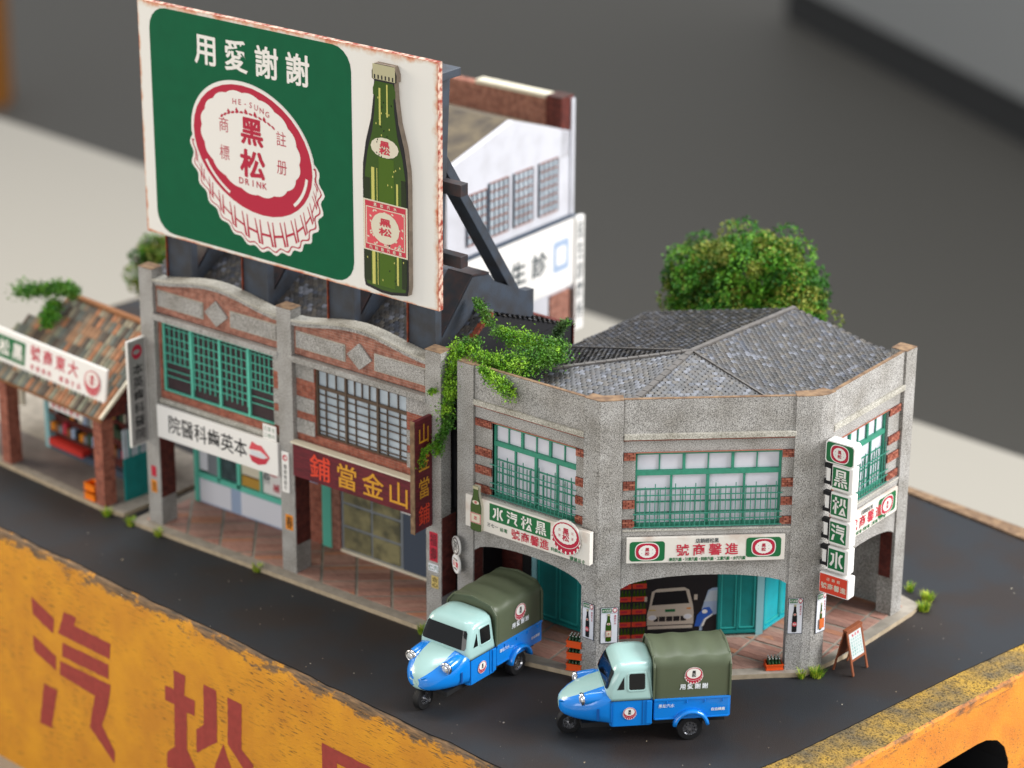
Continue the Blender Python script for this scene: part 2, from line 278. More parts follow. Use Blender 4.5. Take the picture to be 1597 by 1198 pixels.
# ------------------------------------------------------------------ flat print
GC = {}
def glyph(ch, bold):
    k = (ch, bold)
    if k not in GC:
        cu = bpy.data.curves.new('g', 'FONT'); cu.body = ch; cu.offset = bold; cu.resolution_u = 2
        o = bpy.data.objects.new('g', cu); me = bpy.data.meshes.new_from_object(o)
        GC[k] = ([(v.co.x, v.co.y) for v in me.vertices], [list(p.vertices) for p in me.polygons])
        bpy.data.objects.remove(o); bpy.data.curves.remove(cu); bpy.data.meshes.remove(me)
    return GC[k]
class Art:
    """flat print on a face looking towards -y of its frame; coordinates u (x) and v (z)"""
    def __init__(s, y=0., step=.004): s.b = MB(); s.y = y; s.step = step; s.tf = lambda u, v: (u, v)
    def Y(s, l): return s.y - s.step*l
    def poly(s, pts, m, l=1):
        q = [s.tf(*p) for p in pts]; n = len(q)
        if sum(q[i][0]*q[(i+1) % n][1] - q[(i+1) % n][0]*q[i][1] for i in range(n)) < 0: q.reverse()
        s.b.poly([(u, s.Y(l), v) for u, v in q], m)
    def rect(s, u0, u1, v0, v1, m, l=1): s.poly([(u0,v0),(u1,v0),(u1,v1),(u0,v1)], m, l)
    def ell(s, cu, cv, a, b_, m, l=1, n=36, wob=0, nw=16, p=2., rot=0):
        q = []
        for i in range(n):
            t = 2*math.pi*i/n; c, d = math.cos(t), math.sin(t); k = 1 + wob*abs(math.cos(nw*t/2))
            x = a*k*math.copysign(abs(c)**(2/p), c); y = b_*k*math.copysign(abs(d)**(2/p), d)
            q.append((cu + x*math.cos(rot) - y*math.sin(rot), cv + x*math.sin(rot) + y*math.cos(rot)))
        s.poly(q, m, l)
    def rrect(s, u0, u1, v0, v1, r, m, l=1):
        q = []
        for cx, cy, a0 in ((u1-r, v0+r, -90), (u1-r, v1-r, 0), (u0+r, v1-r, 90), (u0+r, v0+r, 180)):
            for k in range(6): a = R(a0 + 18*k); q.append((cx + r*math.cos(a), cy + r*math.sin(a)))
        s.poly(q, m, l)
    def char(s, ch, cu, cv, w_, h, m, l=2, bold=.012, rot=0):
        vs, fs = glyph(ch, min(bold, .008))
        if not vs: return
        if ord(ch) > 0x2000: cx, cy, sx, sy = .49, .38, w_/.95, h/.95
        else:
            xs = [v[0] for v in vs]; ys = [v[1] for v in vs]; cx, cy = (min(xs)+max(xs))/2, .35; sx = sy = h/.72
        q = []
        for x, y in vs:
            x = (x-cx)*sx; y = (y-cy)*sy
            q.append((cu + x*math.cos(rot) - y*math.sin(rot), s.Y(l), cv + x*math.sin(rot) + y*math.cos(rot)))
        k = max(0., bold-.008)*max(w_, h)*.9
        for n_, (dx, dz) in enumerate(((0, 0), (k, k*.5), (-k, -k*.5), (k*.4, -k), (-k*.4, k)) if k > 0 else ((0, 0),)):
            s.b.add([(u+dx, y-.0003*n_, v+dz) for u, y, v in q], fs, m)
    def line(s, txt, u0, u1, cv, h, m, l=2, bold=.012, w_=None):
        n = len(txt); st = (u1-u0)/n
        for i, ch in enumerate(txt): s.char(ch, u0 + st*(i+.5), cv, w_ or min(st*.95, h), h, m, l, bold)
    def col(s, txt, cu, v1, v0, w_, m, l=2, bold=.012):
        n = len(txt); st = (v1-v0)/n
        for i, ch in enumerate(txt): s.char(ch, cu, v1 - st*(i+.5), w_, st*.88, m, l, bold)
    def build(s, name, parent, F, **k): return s.b.build(name, parent, F, **k)
def char_parts(txt, u0, u1, cv, h, m, y, parent, F, bold=.02, w_=None, name='character'):
    st = (u1-u0)/len(txt)
    for i, ch in enumerate(txt):
        a = Art(y); a.char(ch, u0+st*(i+.5), cv, w_ or min(st*.95, h), h, m, 0, bold); a.build(name, parent, F)
def cap_logo(a, cu, cv, r, detail=2, l=1, red='print_red', white='print_white', ink=None, outline='print_white'):
    """crown cap seen a little from below: scalloped skirt, red ring, pale disc, two characters"""
    ink = ink or red; n = 88; q = []
    def sk(k, grow=0):
        pts = []
        for i in range(n*2):
            t = math.pi*i/n; d = math.sin(t); dn = max(0., .12-d)
            rr = r*(1.0 + grow + .09*min(1, dn*3)) + (r*.03*math.cos(15*t*172/172*2) if d < .1 else 0)
            pts.append((cu + rr*math.cos(t), cv + rr*math.sin(t)*.84 - r*.36*min(1, dn*.9)**.7*k))
        return pts
    a.poly(sk(1, .045), outline, l); a.poly(sk(1), red, l+1)
    if detail > 1:
        a.poly([(cu+(u-cu)*.982, cv+(v-cv)*.985) for u, v in sk(1)], white, l+2)
        ip = lambda t: (cu + r*1.02*math.cos(t), cv + r*.86*math.sin(t) - r*.04)
        op = lambda t: (cu + r*1.06*math.cos(t), cv + r*.865*math.sin(t) - r*.36*min(1, (.12-math.sin(t))*.9)**.7)
        mixp = lambda p, q_, f: (p[0]+(q_[0]-p[0])*f, p[1]+(q_[1]-p[1])*f)
        for i in range(15):
            t = R(184 + 172*i/14); dw = R(4.4); wl = R(3.2)
            for sg in (-1, 1):
                A0, A1 = ip(t+sg*dw*.75), ip(t+sg*(dw*.75+wl*.3)); B0, B1 = op(t+sg*dw*.9), op(t+sg*(dw*.9+wl*.62)); M0, M1 = mixp(A0, B0, .5), mixp(A1, B1, .5)
                M0 = (M0[0]+(cu-M0[0])*0, M0[1]); a.poly([A0, A1, M1, M0], red, l+3); a.poly([M0, M1, B1, B0], red, l+3)
            p0, p1 = mixp(ip(t-dw*.8), op(t-dw*.9), .52), mixp(ip(t+dw*.8), op(t+dw*.9), .52); q0, q1 = mixp(ip(t-dw*.8), op(t-dw*.9), .62), mixp(ip(t+dw*.8), op(t+dw*.9), .62)
            a.poly([p0, p1, q1, q0], red, l+3.5)
    else:
        for i in range(9):
            t = math.pi*(1.1 + .8*i/8); x1 = cu + r*1.08*math.cos(t); z1 = cv + r*.88*math.sin(t) - r*.3*abs(math.sin(t))**.6
            a.ell(x1, z1, r*.06, r*.11, white, l+2, 8)
    a.ell(cu, cv, r*1.035, r*.87, outline, l+3); a.ell(cu, cv, r*1.0, r*.83, red, l+4)
    a.ell(cu - r*.02, cv + r*.08, r*.82, r*.65, white, l+5, 108, .035, 18)
    if detail > 1:
        for s_, t0 in ((-1, 200), (1, 310)):
            q = [(cu + r*.93*math.cos(R(t0+k*5)), cv + r*.79*math.sin(R(t0+k*5))) for k in range(8)]
            q2 = [(cu + r*.89*math.cos(R(t0+k*5)), cv + r*.75*math.sin(R(t0+k*5))) for k in range(8)]
            a.poly(q + q2[::-1], white, l+5)
    k = r*(.38 if detail > 1 else .46)
    a.char('黑', cu, cv + r*.255, k, k*.95, ink, l+6, .035); a.char('松', cu, cv - r*.18, k*1.1, k*.95, ink, l+6, .035)
    if detail > 1:
        for i, ch in enumerate('DRINK'): a.char(ch, cu - r*.2 + i*r*.1, cv - r*.43, .1, r*.085, ink, l+6, .03)
        for i, ch in enumerate('HE-SUNG'): a.char(ch, cu - r*.28 + i*r*.093, cv + r*.60 - (i-3)*r*.012 - abs(i-3)**2*r*.004, .1, r*.075, ink, l+6, .01)
        for i in range(13):
            t = R(130 - i*80/12); a.ell(cu + r*.62*math.cos(t)*1.1, cv + r*.02 + r*.46*math.sin(t), r*.035, r*.016, ink, l+6, 8, rot=t-math.pi/2)
            if 1 < i < 11 and i % 2 == 0: a.poly([(cu+r*.68*math.cos(t)-r*.03, cv+r*.035+r*.46*math.sin(t)), (cu+r*.68*math.cos(t)+r*.03, cv+r*.035+r*.46*math.sin(t)), (cu+r*.68*math.cos(t), cv+r*.08+r*.46*math.sin(t))], ink, l+6)
    if detail:
        for ch, dx, dy in (('商', -.48, .26), ('標', -.48, -.11), ('註', .50, .25), ('册', .50, -.12)): a.char(ch, cu + dx*r, cv + dy*r, r*.17, r*.2, ink, l+6, .0)
def oval_logo(a, u0, u1, v0, v1, l=1, green='sign_green'):
    cu, cv = (u0+u1)/2, (v0+v1)/2; h = (v1-v0)/2; w_ = (u1-u0)/2
    a.rrect(u0, u1, v0, v1, h*.3, green, l); a.ell(cu, cv, w_*.70, h*.92, 'print_white', l+1, 40, p=2.8); a.ell(cu, cv, w_*.645, h*.83, 'print_red', l+2, 40, p=2.8)
    a.ell(cu, cv, w_*.47, h*.62, 'print_white', l+3, 60, .05, 18)
    a.char('黑', cu, cv+h*.21, h*.38, h*.38, 'print_red', l+4, .035); a.char('松', cu, cv-h*.21, h*.42, h*.38, 'print_red', l+4, .035)
    for dx in (-.3, .3):
        for dy in (-.16, .18): a.ell(cu+dx*w_, cv+dy*h, w_*.022, h*.03, 'print_navy', l+4, 6)
BOTTLE = [(.11, 0), (.47, .015), (.5, .05), (.5, .50), (.49, .56), (.42, .66), (.30, .76), (.24, .86), (.22, .93), (.27, .935), (.27, .965), (.24, .985), (.21, 1.0)]
def bottle_shape(k=1.): return [(-x*k, y) for x, y in BOTTLE] + [(x*k, y) for x, y in BOTTLE[::-1]]
def bottle_art(a, cu, v0, w_, h, l=1, dark=False, detail=True):
    P_ = lambda k, pts: [(cu + x*w_*k, v0 + y*h) for x, y in pts]
    a.poly(P_(1, bottle_shape()), 'print_black' if dark or detail else 'bottle_dark', l)
    a.poly([(cu + x*w_*.93, v0 + h*(.012 + y*.915)) for x, y in bottle_shape()], 'near_black' if dark else 'bottle_green', l+1)
    if detail and not dark:
        a.rect(cu-w_*.49, cu-w_*.34, v0+h*.04, v0+h*.5, 'bottle_dark', l+2); a.rect(cu+w_*.36, cu+w_*.46, v0+h*.04, v0+h*.52, 'bottle_dark', l+2)
        a.rect(cu-w_*.14, cu+w_*.2, v0+h*.03, v0+h*.6, 'bottle_mid', l+2)
        for x0, x1, z0, z1 in ((-.31, -.24, .03, .55), (-.19, -.175, .03, .55), (.25, .29, .05, .5), (-.12, -.08, .74, .9), (.05, .08, .78, .92)): a.rect(cu+w_*x0, cu+w_*x1, v0+h*z0, v0+h*z1, 'bottle_gleam', l+3)
        rnd = random.Random(5)
        for _ in range(46):
            z = rnd.uniform(.04, .86); wd = .42 if z < .6 else .2; x = rnd.uniform(-wd, wd)
            a.ell(cu+w_*x, v0+h*z, w_*.012, h*.005, rnd.choice(['bottle_gleam', 'bottle_dark']), l+4, 6)
    a.rect(cu-w_*.25, cu+w_*.25, v0+h*.935, v0+h*1.0, 'bottle_cap', l+3)
    if detail:
        for i in range(6): a.rect(cu-w_*(.22-.08*i), cu-w_*(.19-.08*i), v0+h*.937, v0+h*.955, 'print_black', l+4)
    a.ell(cu, v0+h*.645, w_*.3, h*.042, 'cream', l+4, 40, .05, 14)
    if dark: a.ell(cu, v0+h*.645, w_*.2, h*.03, 'skin_pink', l+5)
    a.char('黑', cu, v0+h*.66, w_*.22, h*.028, 'soft_red', l+6, .03); a.char('松', cu, v0+h*.63, w_*.24, h*.028, 'soft_red', l+6, .03)
    m0, m1 = v0+h*.178, v0+h*.405
    if dark: a.ell(cu, v0+h*.3, w_*.46, h*.08, 'skin_pink', l+5, 24); a.line('黑松', cu-w_*.36, cu+w_*.36, v0+h*.3, h*.07, 'print_white', l+6)
    else:
        a.rect(cu-w_*.5, cu+w_*.5, m0, m1, 'cream', l+4); a.rect(cu-w_*.46, cu+w_*.46, m0+h*.006, m1-h*.006, 'soft_red', l+5)
        if detail:
            a.rect(cu-w_*.44, cu+w_*.44, m0+h*.028, m1-h*.03, 'cream', l+6); a.rect(cu-w_*.42, cu+w_*.42, m0+h*.032, m1-h*.034, 'skin_pink', l+7)
            rnd = random.Random(9)
            for _ in range(60): a.ell(cu+w_*rnd.uniform(-.4, .4), rnd.uniform(m0+h*.035, m1-h*.037), w_*.03, h*.004, 'cream', l+8, 6, rot=rnd.uniform(-1, 1))
            a.line('汽料飲汽松黑', cu-w_*.4, cu+w_*.4, m0+h*.017, h*.016, 'cream', l+8, .03); a.line('黑松汽水', cu-w_*.3, cu+w_*.3, m1-h*.017, h*.016, 'cream', l+8, .03)
        else: a.rect(cu-w_*.4, cu+w_*.4, m0+h*.02, m1-h*.02, 'cream', l+6)
        a.ell(cu, (m0+m1)/2, w_*.31, h*.068, 'cream', l+9, 48, .03, 16)
        a.char('黑', cu, (m0+m1)/2+h*.026, w_*.26, h*.034, 'soft_red', l+10, .03); a.char('松', cu, (m0+m1)/2-h*.016, w_*.28, h*.034, 'soft_red', l+10, .03)
def lips(a, cu, cv, s, l=1):
    a.poly([(cu-.5*s, cv+.1*s), (cu-.35*s, cv+.42*s), (cu-.1*s, cv+.34*s), (cu+.1*s, cv+.36*s), (cu+.5*s, cv-.0*s), (cu+.42*s, cv-.03*s), (cu+.05*s, cv+.14*s), (cu-.4*s, cv+.1*s)], 'skin_pink', l)
    a.poly([(cu-.5*s, cv-.12*s), (cu+.1*s, cv-.14*s), (cu+.5*s, cv-.0*s), (cu+.3*s, cv-.30*s), (cu-.05*s, cv-.42*s), (cu-.38*s, cv-.36*s)], 'soft_red', l)
    for k in range(7): a.rect(cu-.42*s+k*.1*s, cu-.35*s+k*.1*s, cv-.12*s, cv+.08*s, 'paper', l+1)
BLK = {
 '水': [[(4.3,0),(5.7,0),(5.7,12),(4.3,12)], [(.8,10.4),(3.4,10.4),(3.4,4.6),(1.5,.8),(.1,1.9),(2.0,5.2),(2.0,9.0),(.8,9.0)], [(9.4,10.9),(7.6,10.9),(6.5,8.6),(6.5,4.2),(8.7,.5),(10,1.6),(7.9,4.9),(7.9,8.2),(9.4,9.6)]],
 '黑': [[(1.5,6.9),(3.0,6.9),(3.0,10.9),(7.0,10.9),(7.0,6.9),(8.5,6.9),(8.5,12),(1.5,12)], [(3.3,9.0),(6.7,9.0),(6.7,10.0),(3.3,10.0)], [(3.3,7.2),(6.7,7.2),(6.7,8.3),(3.3,8.3)], [(1.2,5.4),(8.8,5.4),(8.8,6.5),(1.2,6.5)], [(.4,3.6),(9.6,3.6),(9.6,4.8),(.4,4.8)], [(4.2,3.0),(5.8,3.0),(5.8,7.0),(4.2,7.0)],
        [(1.0,2.9),(2.6,2.9),(1.8,0),(.2,.3)], [(3.3,2.9),(4.6,2.9),(4.8,0),(3.4,0)], [(5.4,2.9),(6.7,2.9),(7.3,0),(5.9,0)], [(7.4,2.9),(9.0,2.9),(10,.3),(8.5,0)]],
 '松': [[(1.7,0),(3.1,0),(3.1,12),(1.7,12)], [(.2,8.2),(4.7,8.2),(4.7,9.6),(.2,9.6)], [(.3,3.2),(1.5,6.6),(1.5,4.2),(.9,2.4)], [(3.3,6.6),(4.6,5.2),(4.2,4.2),(3.3,5.0)], [(5.6,11.8),(7.0,11.8),(7.0,7.4),(5.2,5.6),(4.6,6.8),(5.6,7.8)], [(7.8,11.8),(9.2,11.8),(9.2,7.6),(10,6.8),(9.6,5.6),(7.8,7.2)], [(7.0,5.4),(8.1,5.4),(9.9,0),(8.5,0),(7.5,3.2),(6.5,1.5),(8.0,1.5),(8.3,0),(4.7,0)]],
 '汽': [[(.4,12),(2.9,10.9),(2.9,9.3),(.4,10.5)], [(.3,8.6),(2.9,7.4),(2.9,5.9),(.3,7.2)], [(1.4,4.6),(2.9,4.6),(2.0,.3),(.4,.3)], [(4.0,12),(5.6,12),(5.3,11.2),(9.6,11.2),(9.6,9.8),(3.4,9.8)], [(3.8,9.2),(9.5,9.2),(9.5,7.9),(3.8,7.9)], [(3.4,7.3),(9.6,7.3),(9.2,5.2),(8.3,3.1),(9.8,1.2),(9.6,0),(6.8,2.4),(7.7,5.7),(3.4,5.9)]]}
def blk(a, ch, u0, u1, v0, v1, m, l=2):
    for pg in BLK[ch]: a.poly([(u0+(u1-u0)*x/10, v0+(v1-v0)*y/12) for x, y in pg], m, l)
# ================================================================== SETTING
TZ = -7.75
b = MB(); b.box(-260, 9, -90, 36.8, TZ-1.6, TZ, 'tabletop')
b = MB(); b.prism([(-300, 70), (-300, -120), (140, -120), (140, 22.5), (5, 37.2)], TZ-1.5, TZ, 'tabletop')
tag(b.build('table', F=I4), 'broad pale white tabletop that the yellow timber base rests on', 'table')
b = MB(); b.poly([(-900, -400, -50), (500, -400, -50), (500, 900, -50), (-900, 900, -50)], 'floor_grey'); struct(b.build('floor'))
b = MB(); b.box(0, 260, 0, 4, 5, 120, 'wall_grey'); b.box(.5, 259.5, .5, 3.5, 0, 5, 'wall_foot_shadow')  # dark foot strip paints in the shadow beneath the wall
struct(b.build('wall', F=frame(-121, 229, -50, -31.5)))
b = MB(); b.box(-2.2, 2.2, -2, 2, 0, 40, 'warm_wood'); tag(b.build('wooden_post', F=frame(-168.8, 144, -50, 37)), 'blurred warm brown wooden post far behind at the left edge of the photo', 'post')
# ------------------------------------------------------------------ timber base
d0 = R(-5.82); BX, BY = -3.13, -2.95
def fr(s): return (BX + s*math.cos(d0), BY + s*math.sin(d0))
base = thing('timber_base', 'old yellow painted timber block with red characters carrying the model street', 'base', frame(0, 0, TZ))
FB = frame(BX, BY, 0, -5.82)
rnd = random.Random(3)
b = MB(); S0, S1 = -13, 25.9; n = 150; prof = []
edge = []
for i in range(n+1):
    s = S0 + (S1-S0)*i/n
    j = .05*noise.noise((s*.9, 0, 0)) + .05*noise.noise((s*3.1, 4, 0)) + (.12*max(0, noise.noise((s*.45, 9, 0))-.2))
    edge.append((s, max(0, .06+j), -.02-abs(j)*.8, .16 + .10*noise.noise((s*1.4, 2, 0))))
rings = []
for s, dy, z, dz in edge: rings.append([(s, .62, -.03), (s, dy+.12, -.028), (s, dy+.03, z-.05), (s, .05+dy*.2, z-.12-dz*.4), (s, .012, z-.30-dz), (s, 0, -.75-dz), (s, 0, -2.2), (s, 0, -4.4), (s, 0, TZ)])
b.loft(rings, 'yellow_timber', cap=False, closed=False)
for f in b.f: f.reverse()
b.build('front_face', base, FB, smooth=True)
# red stencilled characters on the front face
CH = {'汽': [[(1.29,-1.69),(2.31,-2.04),(2.23,-2.56),(1.3,-2.26)],[(1.24,-2.92),(2.3,-3.27),(2.24,-3.75),(1.25,-3.46)],[(1.63,-4.39),(2.26,-4.38),(1.87,-5.78),(1.3,-5.82)],
 [(2.79,-1.66),(3.37,-1.64),(3.24,-1.94),(4.88,-1.93),(4.79,-2.45),(2.46,-2.46)],[(2.64,-2.69),(4.74,-2.65),(4.7,-3.13),(2.59,-3.16)],[(2.47,-3.34),(4.78,-3.28),(4.64,-3.94),(4.29,-4.76),(4.82,-5.42),(4.75,-5.82),(3.7,-5.03),(4.01,-3.91),(2.43,-3.81)]],
 '松': [[(7.61,-1.76),(8.12,-1.74),(8.04,-2.4),(8.48,-2.39),(8.43,-2.88),(8.11,-2.89),(8.06,-4.06),(8.45,-4.6),(8.06,-4.9),(8.04,-5.9),(7.5,-5.9),(7.5,-4.9),(7.14,-5.0),(7.16,-4.5),(7.52,-4.18),(7.58,-2.83),(7.19,-2.85),(7.22,-2.37),(7.6,-2.35)],[(8.87,-1.72),(9.4,-1.73),(9.36,-3.33),(8.46,-4.01),(8.49,-3.27),(8.8,-3.0)],[(9.86,-1.76),(10.43,-1.76),(10.36,-3.15),(10.85,-3.45),(10.7,-3.9),(10.38,-3.71),(9.79,-3.21)],[(9.61,-3.28),(9.91,-3.9),(10.75,-5.85),(10.2,-5.9),(10.0,-5.3),(9.1,-5.3),(8.9,-5.9),(8.4,-5.85),(9.2,-4.18)]]}
def rough(pg, k=.012):
    o = []; n = len(pg)
    for i in range(n):
        (x0, y0), (x1, y1) = pg[i], pg[(i+1) % n]; L_ = math.hypot(x1-x0, y1-y0); m_ = max(1, int(L_/.16))
        for t in range(m_): f_ = t/m_; o.append((x0+(x1-x0)*f_ + rnd.uniform(-k, k), y0+(y1-y0)*f_ + rnd.uniform(-k, k)))
    return o
def letter(polys):
    a = Art(-.006, .0)
    for pg in polys: a.poly(rough(pg), 'letter_red', 0)
    a.build('character', base, FB)
letter(CH['汽']); letter(CH['松'])
for ch, u0, u1 in (('黑', 13.0, 16.8), ('水', -4.6, -.9)):
    letter([[(u0+(u1-u0)*x/10, -5.85 + 4.15*y/12) for x, y in pg] for pg in BLK[ch]])
# right end of the block: top border and end grain face
ex, ey = .149, .989
RP = lambda t, off=0: (23.32 + ex*t + ey*off, .38 + ey*t - ex*off)
def xsect():
    # front line and right line meet
    A = Vector(fr(0)); D = Vector((math.cos(d0), math.sin(d0))); B_ = Vector(RP(0)); E_ = Vector((ex, ey))
    t = (D.x*(B_.y-A.y) - D.y*(B_.x-A.x)) / (D.y*E_.x - D.x*E_.y) if True else 0
    return t
tc_ = xsect(); corner = RP(tc_)
b = MB(); rings = []
T0, T1 = tc_, 14.3
for i in range(161):
    t = T0 + (T1-T0)*i/160
    o = .04*noise.noise((t*1.3, 20, 0)) + .05*noise.noise((t*4, 22, 0)); dz = .05*abs(noise.noise((t*2.2, 25, 0)))
    x, y = RP(t, -.10+o*.5); x1, y1 = RP(t, -.02+o*.4); x2, y2 = RP(t, 0); xi, yi = RP(t, -2.2 + .0*t)
    rings.append([(xi, yi, -.03), (x, y, -.015-dz), (x1, y1, -.07-dz), (x2, y2, -.22)])
b.loft(rings, lambda i, j: 'olive_grime' if j == 0 else 'yellow_endgrain', cap=False, closed=False)
for f in b.f: f.reverse()
b.build('top_border', base, smooth=False)
# end face with rounded hand hole (local u along the face, hole cut as polygon ring)
FE = frame(RP(0)[0], RP(0)[1], 0, math.degrees(math.atan2(ey, ex)))
hole = [(1.2, -2.9), (1.2, -2.2), (1.9, -1.78), (3.57, -1.45), (5.36, -1.40), (5.75, -1.43), (6.25, -1.62), (6.6, -1.95), (6.84, -2.5), (6.8, -3.2), (6.2, -3.9), (4.4, -4.1), (2.2, -3.9), (1.5, -3.5)]
outer = [(T0, TZ), (T0, -.22), (1.9, -.22), (3.57, -.22), (5.36, -.22), (6.0, -.22), (7.2, -.22), (T1, -.22), (T1, -1.2), (T1, TZ), (7.2, TZ), (5.0, TZ), (2.2, TZ), (.8, TZ)]
b = MB(); n = len(hole)
b.add([(u, 0, v) for u, v in outer] + [(u, 0, v) for u, v in hole], [(i, n+i, n+(i+1) % n, (i+1) % n) for i in range(n)], 'yellow_endgrain')
b.add([(u, 0, v) for u, v in hole] + [(u, 2.4, v) for u, v in hole], [(i, n+i, n+(i+1) % n, (i+1) % n) for i in range(n)], 'near_black')
b.poly([(u, 2.4, v) for u, v in hole], 'near_black')
for i, f in enumerate(b.f):
    if i < n: f.reverse()
b.build('end_face', base, FE)
b = MB(); b.box(-.5, .62, -.72, .4, -1.2, .10, 'metal_corner'); b.build('metal_corner', base, frame(corner[0]-.15, corner[1]+.2, 0, 20), bevel=.3)
b = MB(); blob = []
for i in range(14):
    t = 2*math.pi*i/14; blob.append((21.95 + 1.5*math.cos(t)*(1+.15*math.sin(3*t)), -1.2 + .75*math.sin(t)))
# block top, back and left
b = MB(); topo = [(fr(S0)[0]+.05, fr(S0)[1]+.5), (fr(25)[0]-.6, fr(25)[1]+.5), RP(T0+1.4, -2.45), RP(9, -2.45), RP(T1, -2.45), (16.3, 15.9), (-13, 19.5)]
b.prism(topo, TZ+.02, -.012, 'olive_grime'); b.build('block_body', base)
# ------------------------------------------------------------------ road sheet
b = MB(); rd = []
for i in range(60):
    s = S0+.1 + (24.3-S0)*i/59; x, y = fr(s); k = .16 + .05*noise.noise((s*.9, 0, 0)) + .07*noise.noise((s*2.3, 7, 0)); rd.append((x + .1*k, y + k))
rd += [(21.35, -1.9), (21.60, -1.0), (21.87, .04), (22.25, 2.1), (22.69, 4.59), (23.05, 6.6), (23.59, 9.07), (24.0, 11.8), (24.3, 14.4), (20.61, 15.0), (16.34, 15.75), (-13, 19.3)]
rd = [p for p in rd if not (p[1] < -2 and p[0] > 21.3)]
b.prism(rd, 0.0, .05, 'near_black', 'asphalt'); struct(b.build('road', F=frame(0, 0, -.05)))
# brown timber rim showing round the back of the road
b = MB(); b.prism([(-13, 19.4), (-13, 19.1), (16.3, 15.6), (20.6, 14.8), (25.2, 14.2), (25.3, 14.6), (20.7, 15.4), (16.4, 15.95)], -.3, .07, 'cardboard'); b.build('back_rim', base)
# ------------------------------------------------------------------ pavements
def paving(name, outline, F, org, ang, cell, inset, extent, courses=4):
    """kerbed slab with diagonal squares, each laid with brick courses"""
    b = MB(); b.prism(outline, 0, .13, 'kerb_edge', 'kerb_stone')
    p = struct(b.build(name, F=F)); inn = inset
    def inside(x, y, pg):
        c = False; n = len(pg)
        for i in range(n):
            (x0, y0), (x1, y1) = pg[i], pg[(i+1) % n]
            if (y0 > y) != (y1 > y) and x < (x1-x0)*(y-y0)/(y1-y0)+x0: c = not c
        return c
    def clip(sub, pg):          # Sutherland-Hodgman, pg convex pieces only
        out = sub; n = len(pg)
        for i in range(n):
            (ax, ay), (bx, by) = pg[i], pg[(i+1) % n]; inp = out; out = []
            side = lambda q: (bx-ax)*(q[1]-ay) - (by-ay)*(q[0]-ax)
            for j in range(len(inp)):
                c, d = inp[j], inp[(j+1) % len(inp)]; sc_, sd = side(c), side(d)
                if sc_ >= 0: out.append(c)
                if (sc_ >= 0) != (sd >= 0): t = sc_/(sc_-sd); out.append((c[0]+(d[0]-c[0])*t, c[1]+(d[1]-c[1])*t))
            if not out: return []
        return out
    ca, sa = math.cos(R(ang)), math.sin(R(ang)); g = .045; rr = random.Random(11)
    for i in range(-extent, extent):
        for j in range(-extent, extent):
            for k in range(courses):
                u0, u1 = i*cell+g, (i+1)*cell-g; h = (cell-2*g)/courses; v0 = j*cell+g+k*h; v1 = v0+h-.007
                q = [(org[0]+u*ca-v*sa, org[1]+u*sa+v*ca) for u, v in ((u0,v0),(u1,v0),(u1,v1),(u0,v1))]
                for cv in inn:
                    c = clip(q, cv)
                    if len(c) > 2:
                        ar = abs(sum(c[m][0]*c[(m+1) % len(c)][1]-c[(m+1) % len(c)][0]*c[m][1] for m in range(len(c))))/2
                        if ar > .004:
                            t = MB(); t.prism(c, .131, .146 + rr.uniform(0, .006), 'paving_%d' % rr.randrange(6)); t.build('paving_brick', p, F)
    return p
OUT1 = [(-.44, -.33), (10.98, -.37), (10.98, 6.3), (-.6, 6.3)]
paving('pavement', OUT1, frame(0, 0, 0), (.3, -.1), 40, .98, [[(-.15, 0.02), (10.85, 0.0), (10.85, 1.93), (-.15, 1.93)]], 14)
OUT2 = [(11.0, -.42), (12.63, -.48), (15.01, .02), (15.5, .12), (16.6, .82), (18.54, 2.43), (19.31, 3.18), (19.75, 3.56), (19.98, 3.79), (20.14, 4.5), (20.3, 5.44), (20.42, 8.6), (20.36, 9.1), (19.6, 9.35), (11.0, 9.35)]
paving('pavement', OUT2, frame(0, 0, 0), (16.3, .4), 5, .98, [[(11.2, 0.05), (15.2, .28), (15.2, 2.1), (11.2, 2.1)], [(15.2, .28), (16.4, .95), (19.45, 3.75), (18.2, 5.0), (15.2, 2.2)], [(19.45, 3.75), (19.9, 4.3), (20.05, 8.7), (17.85, 8.7), (17.85, 4.65)]], 11)
FS = frame(-1.59, -.21, 0, -5.66)
b = MB(); b.prism([(-9.5, 0), (.05, 0), (.62, .16), (.45, 4.4), (-9.5, 4.4)], 0, .13, 'kerb_edge', 'kerb_stone')
b.prism([(-9.4, .3), (.0, .3), (.0, 1.9), (-9.4, 1.9)], .131, .137, 'near_black', 'store_floor'); struct(b.build('pavement', F=FS))
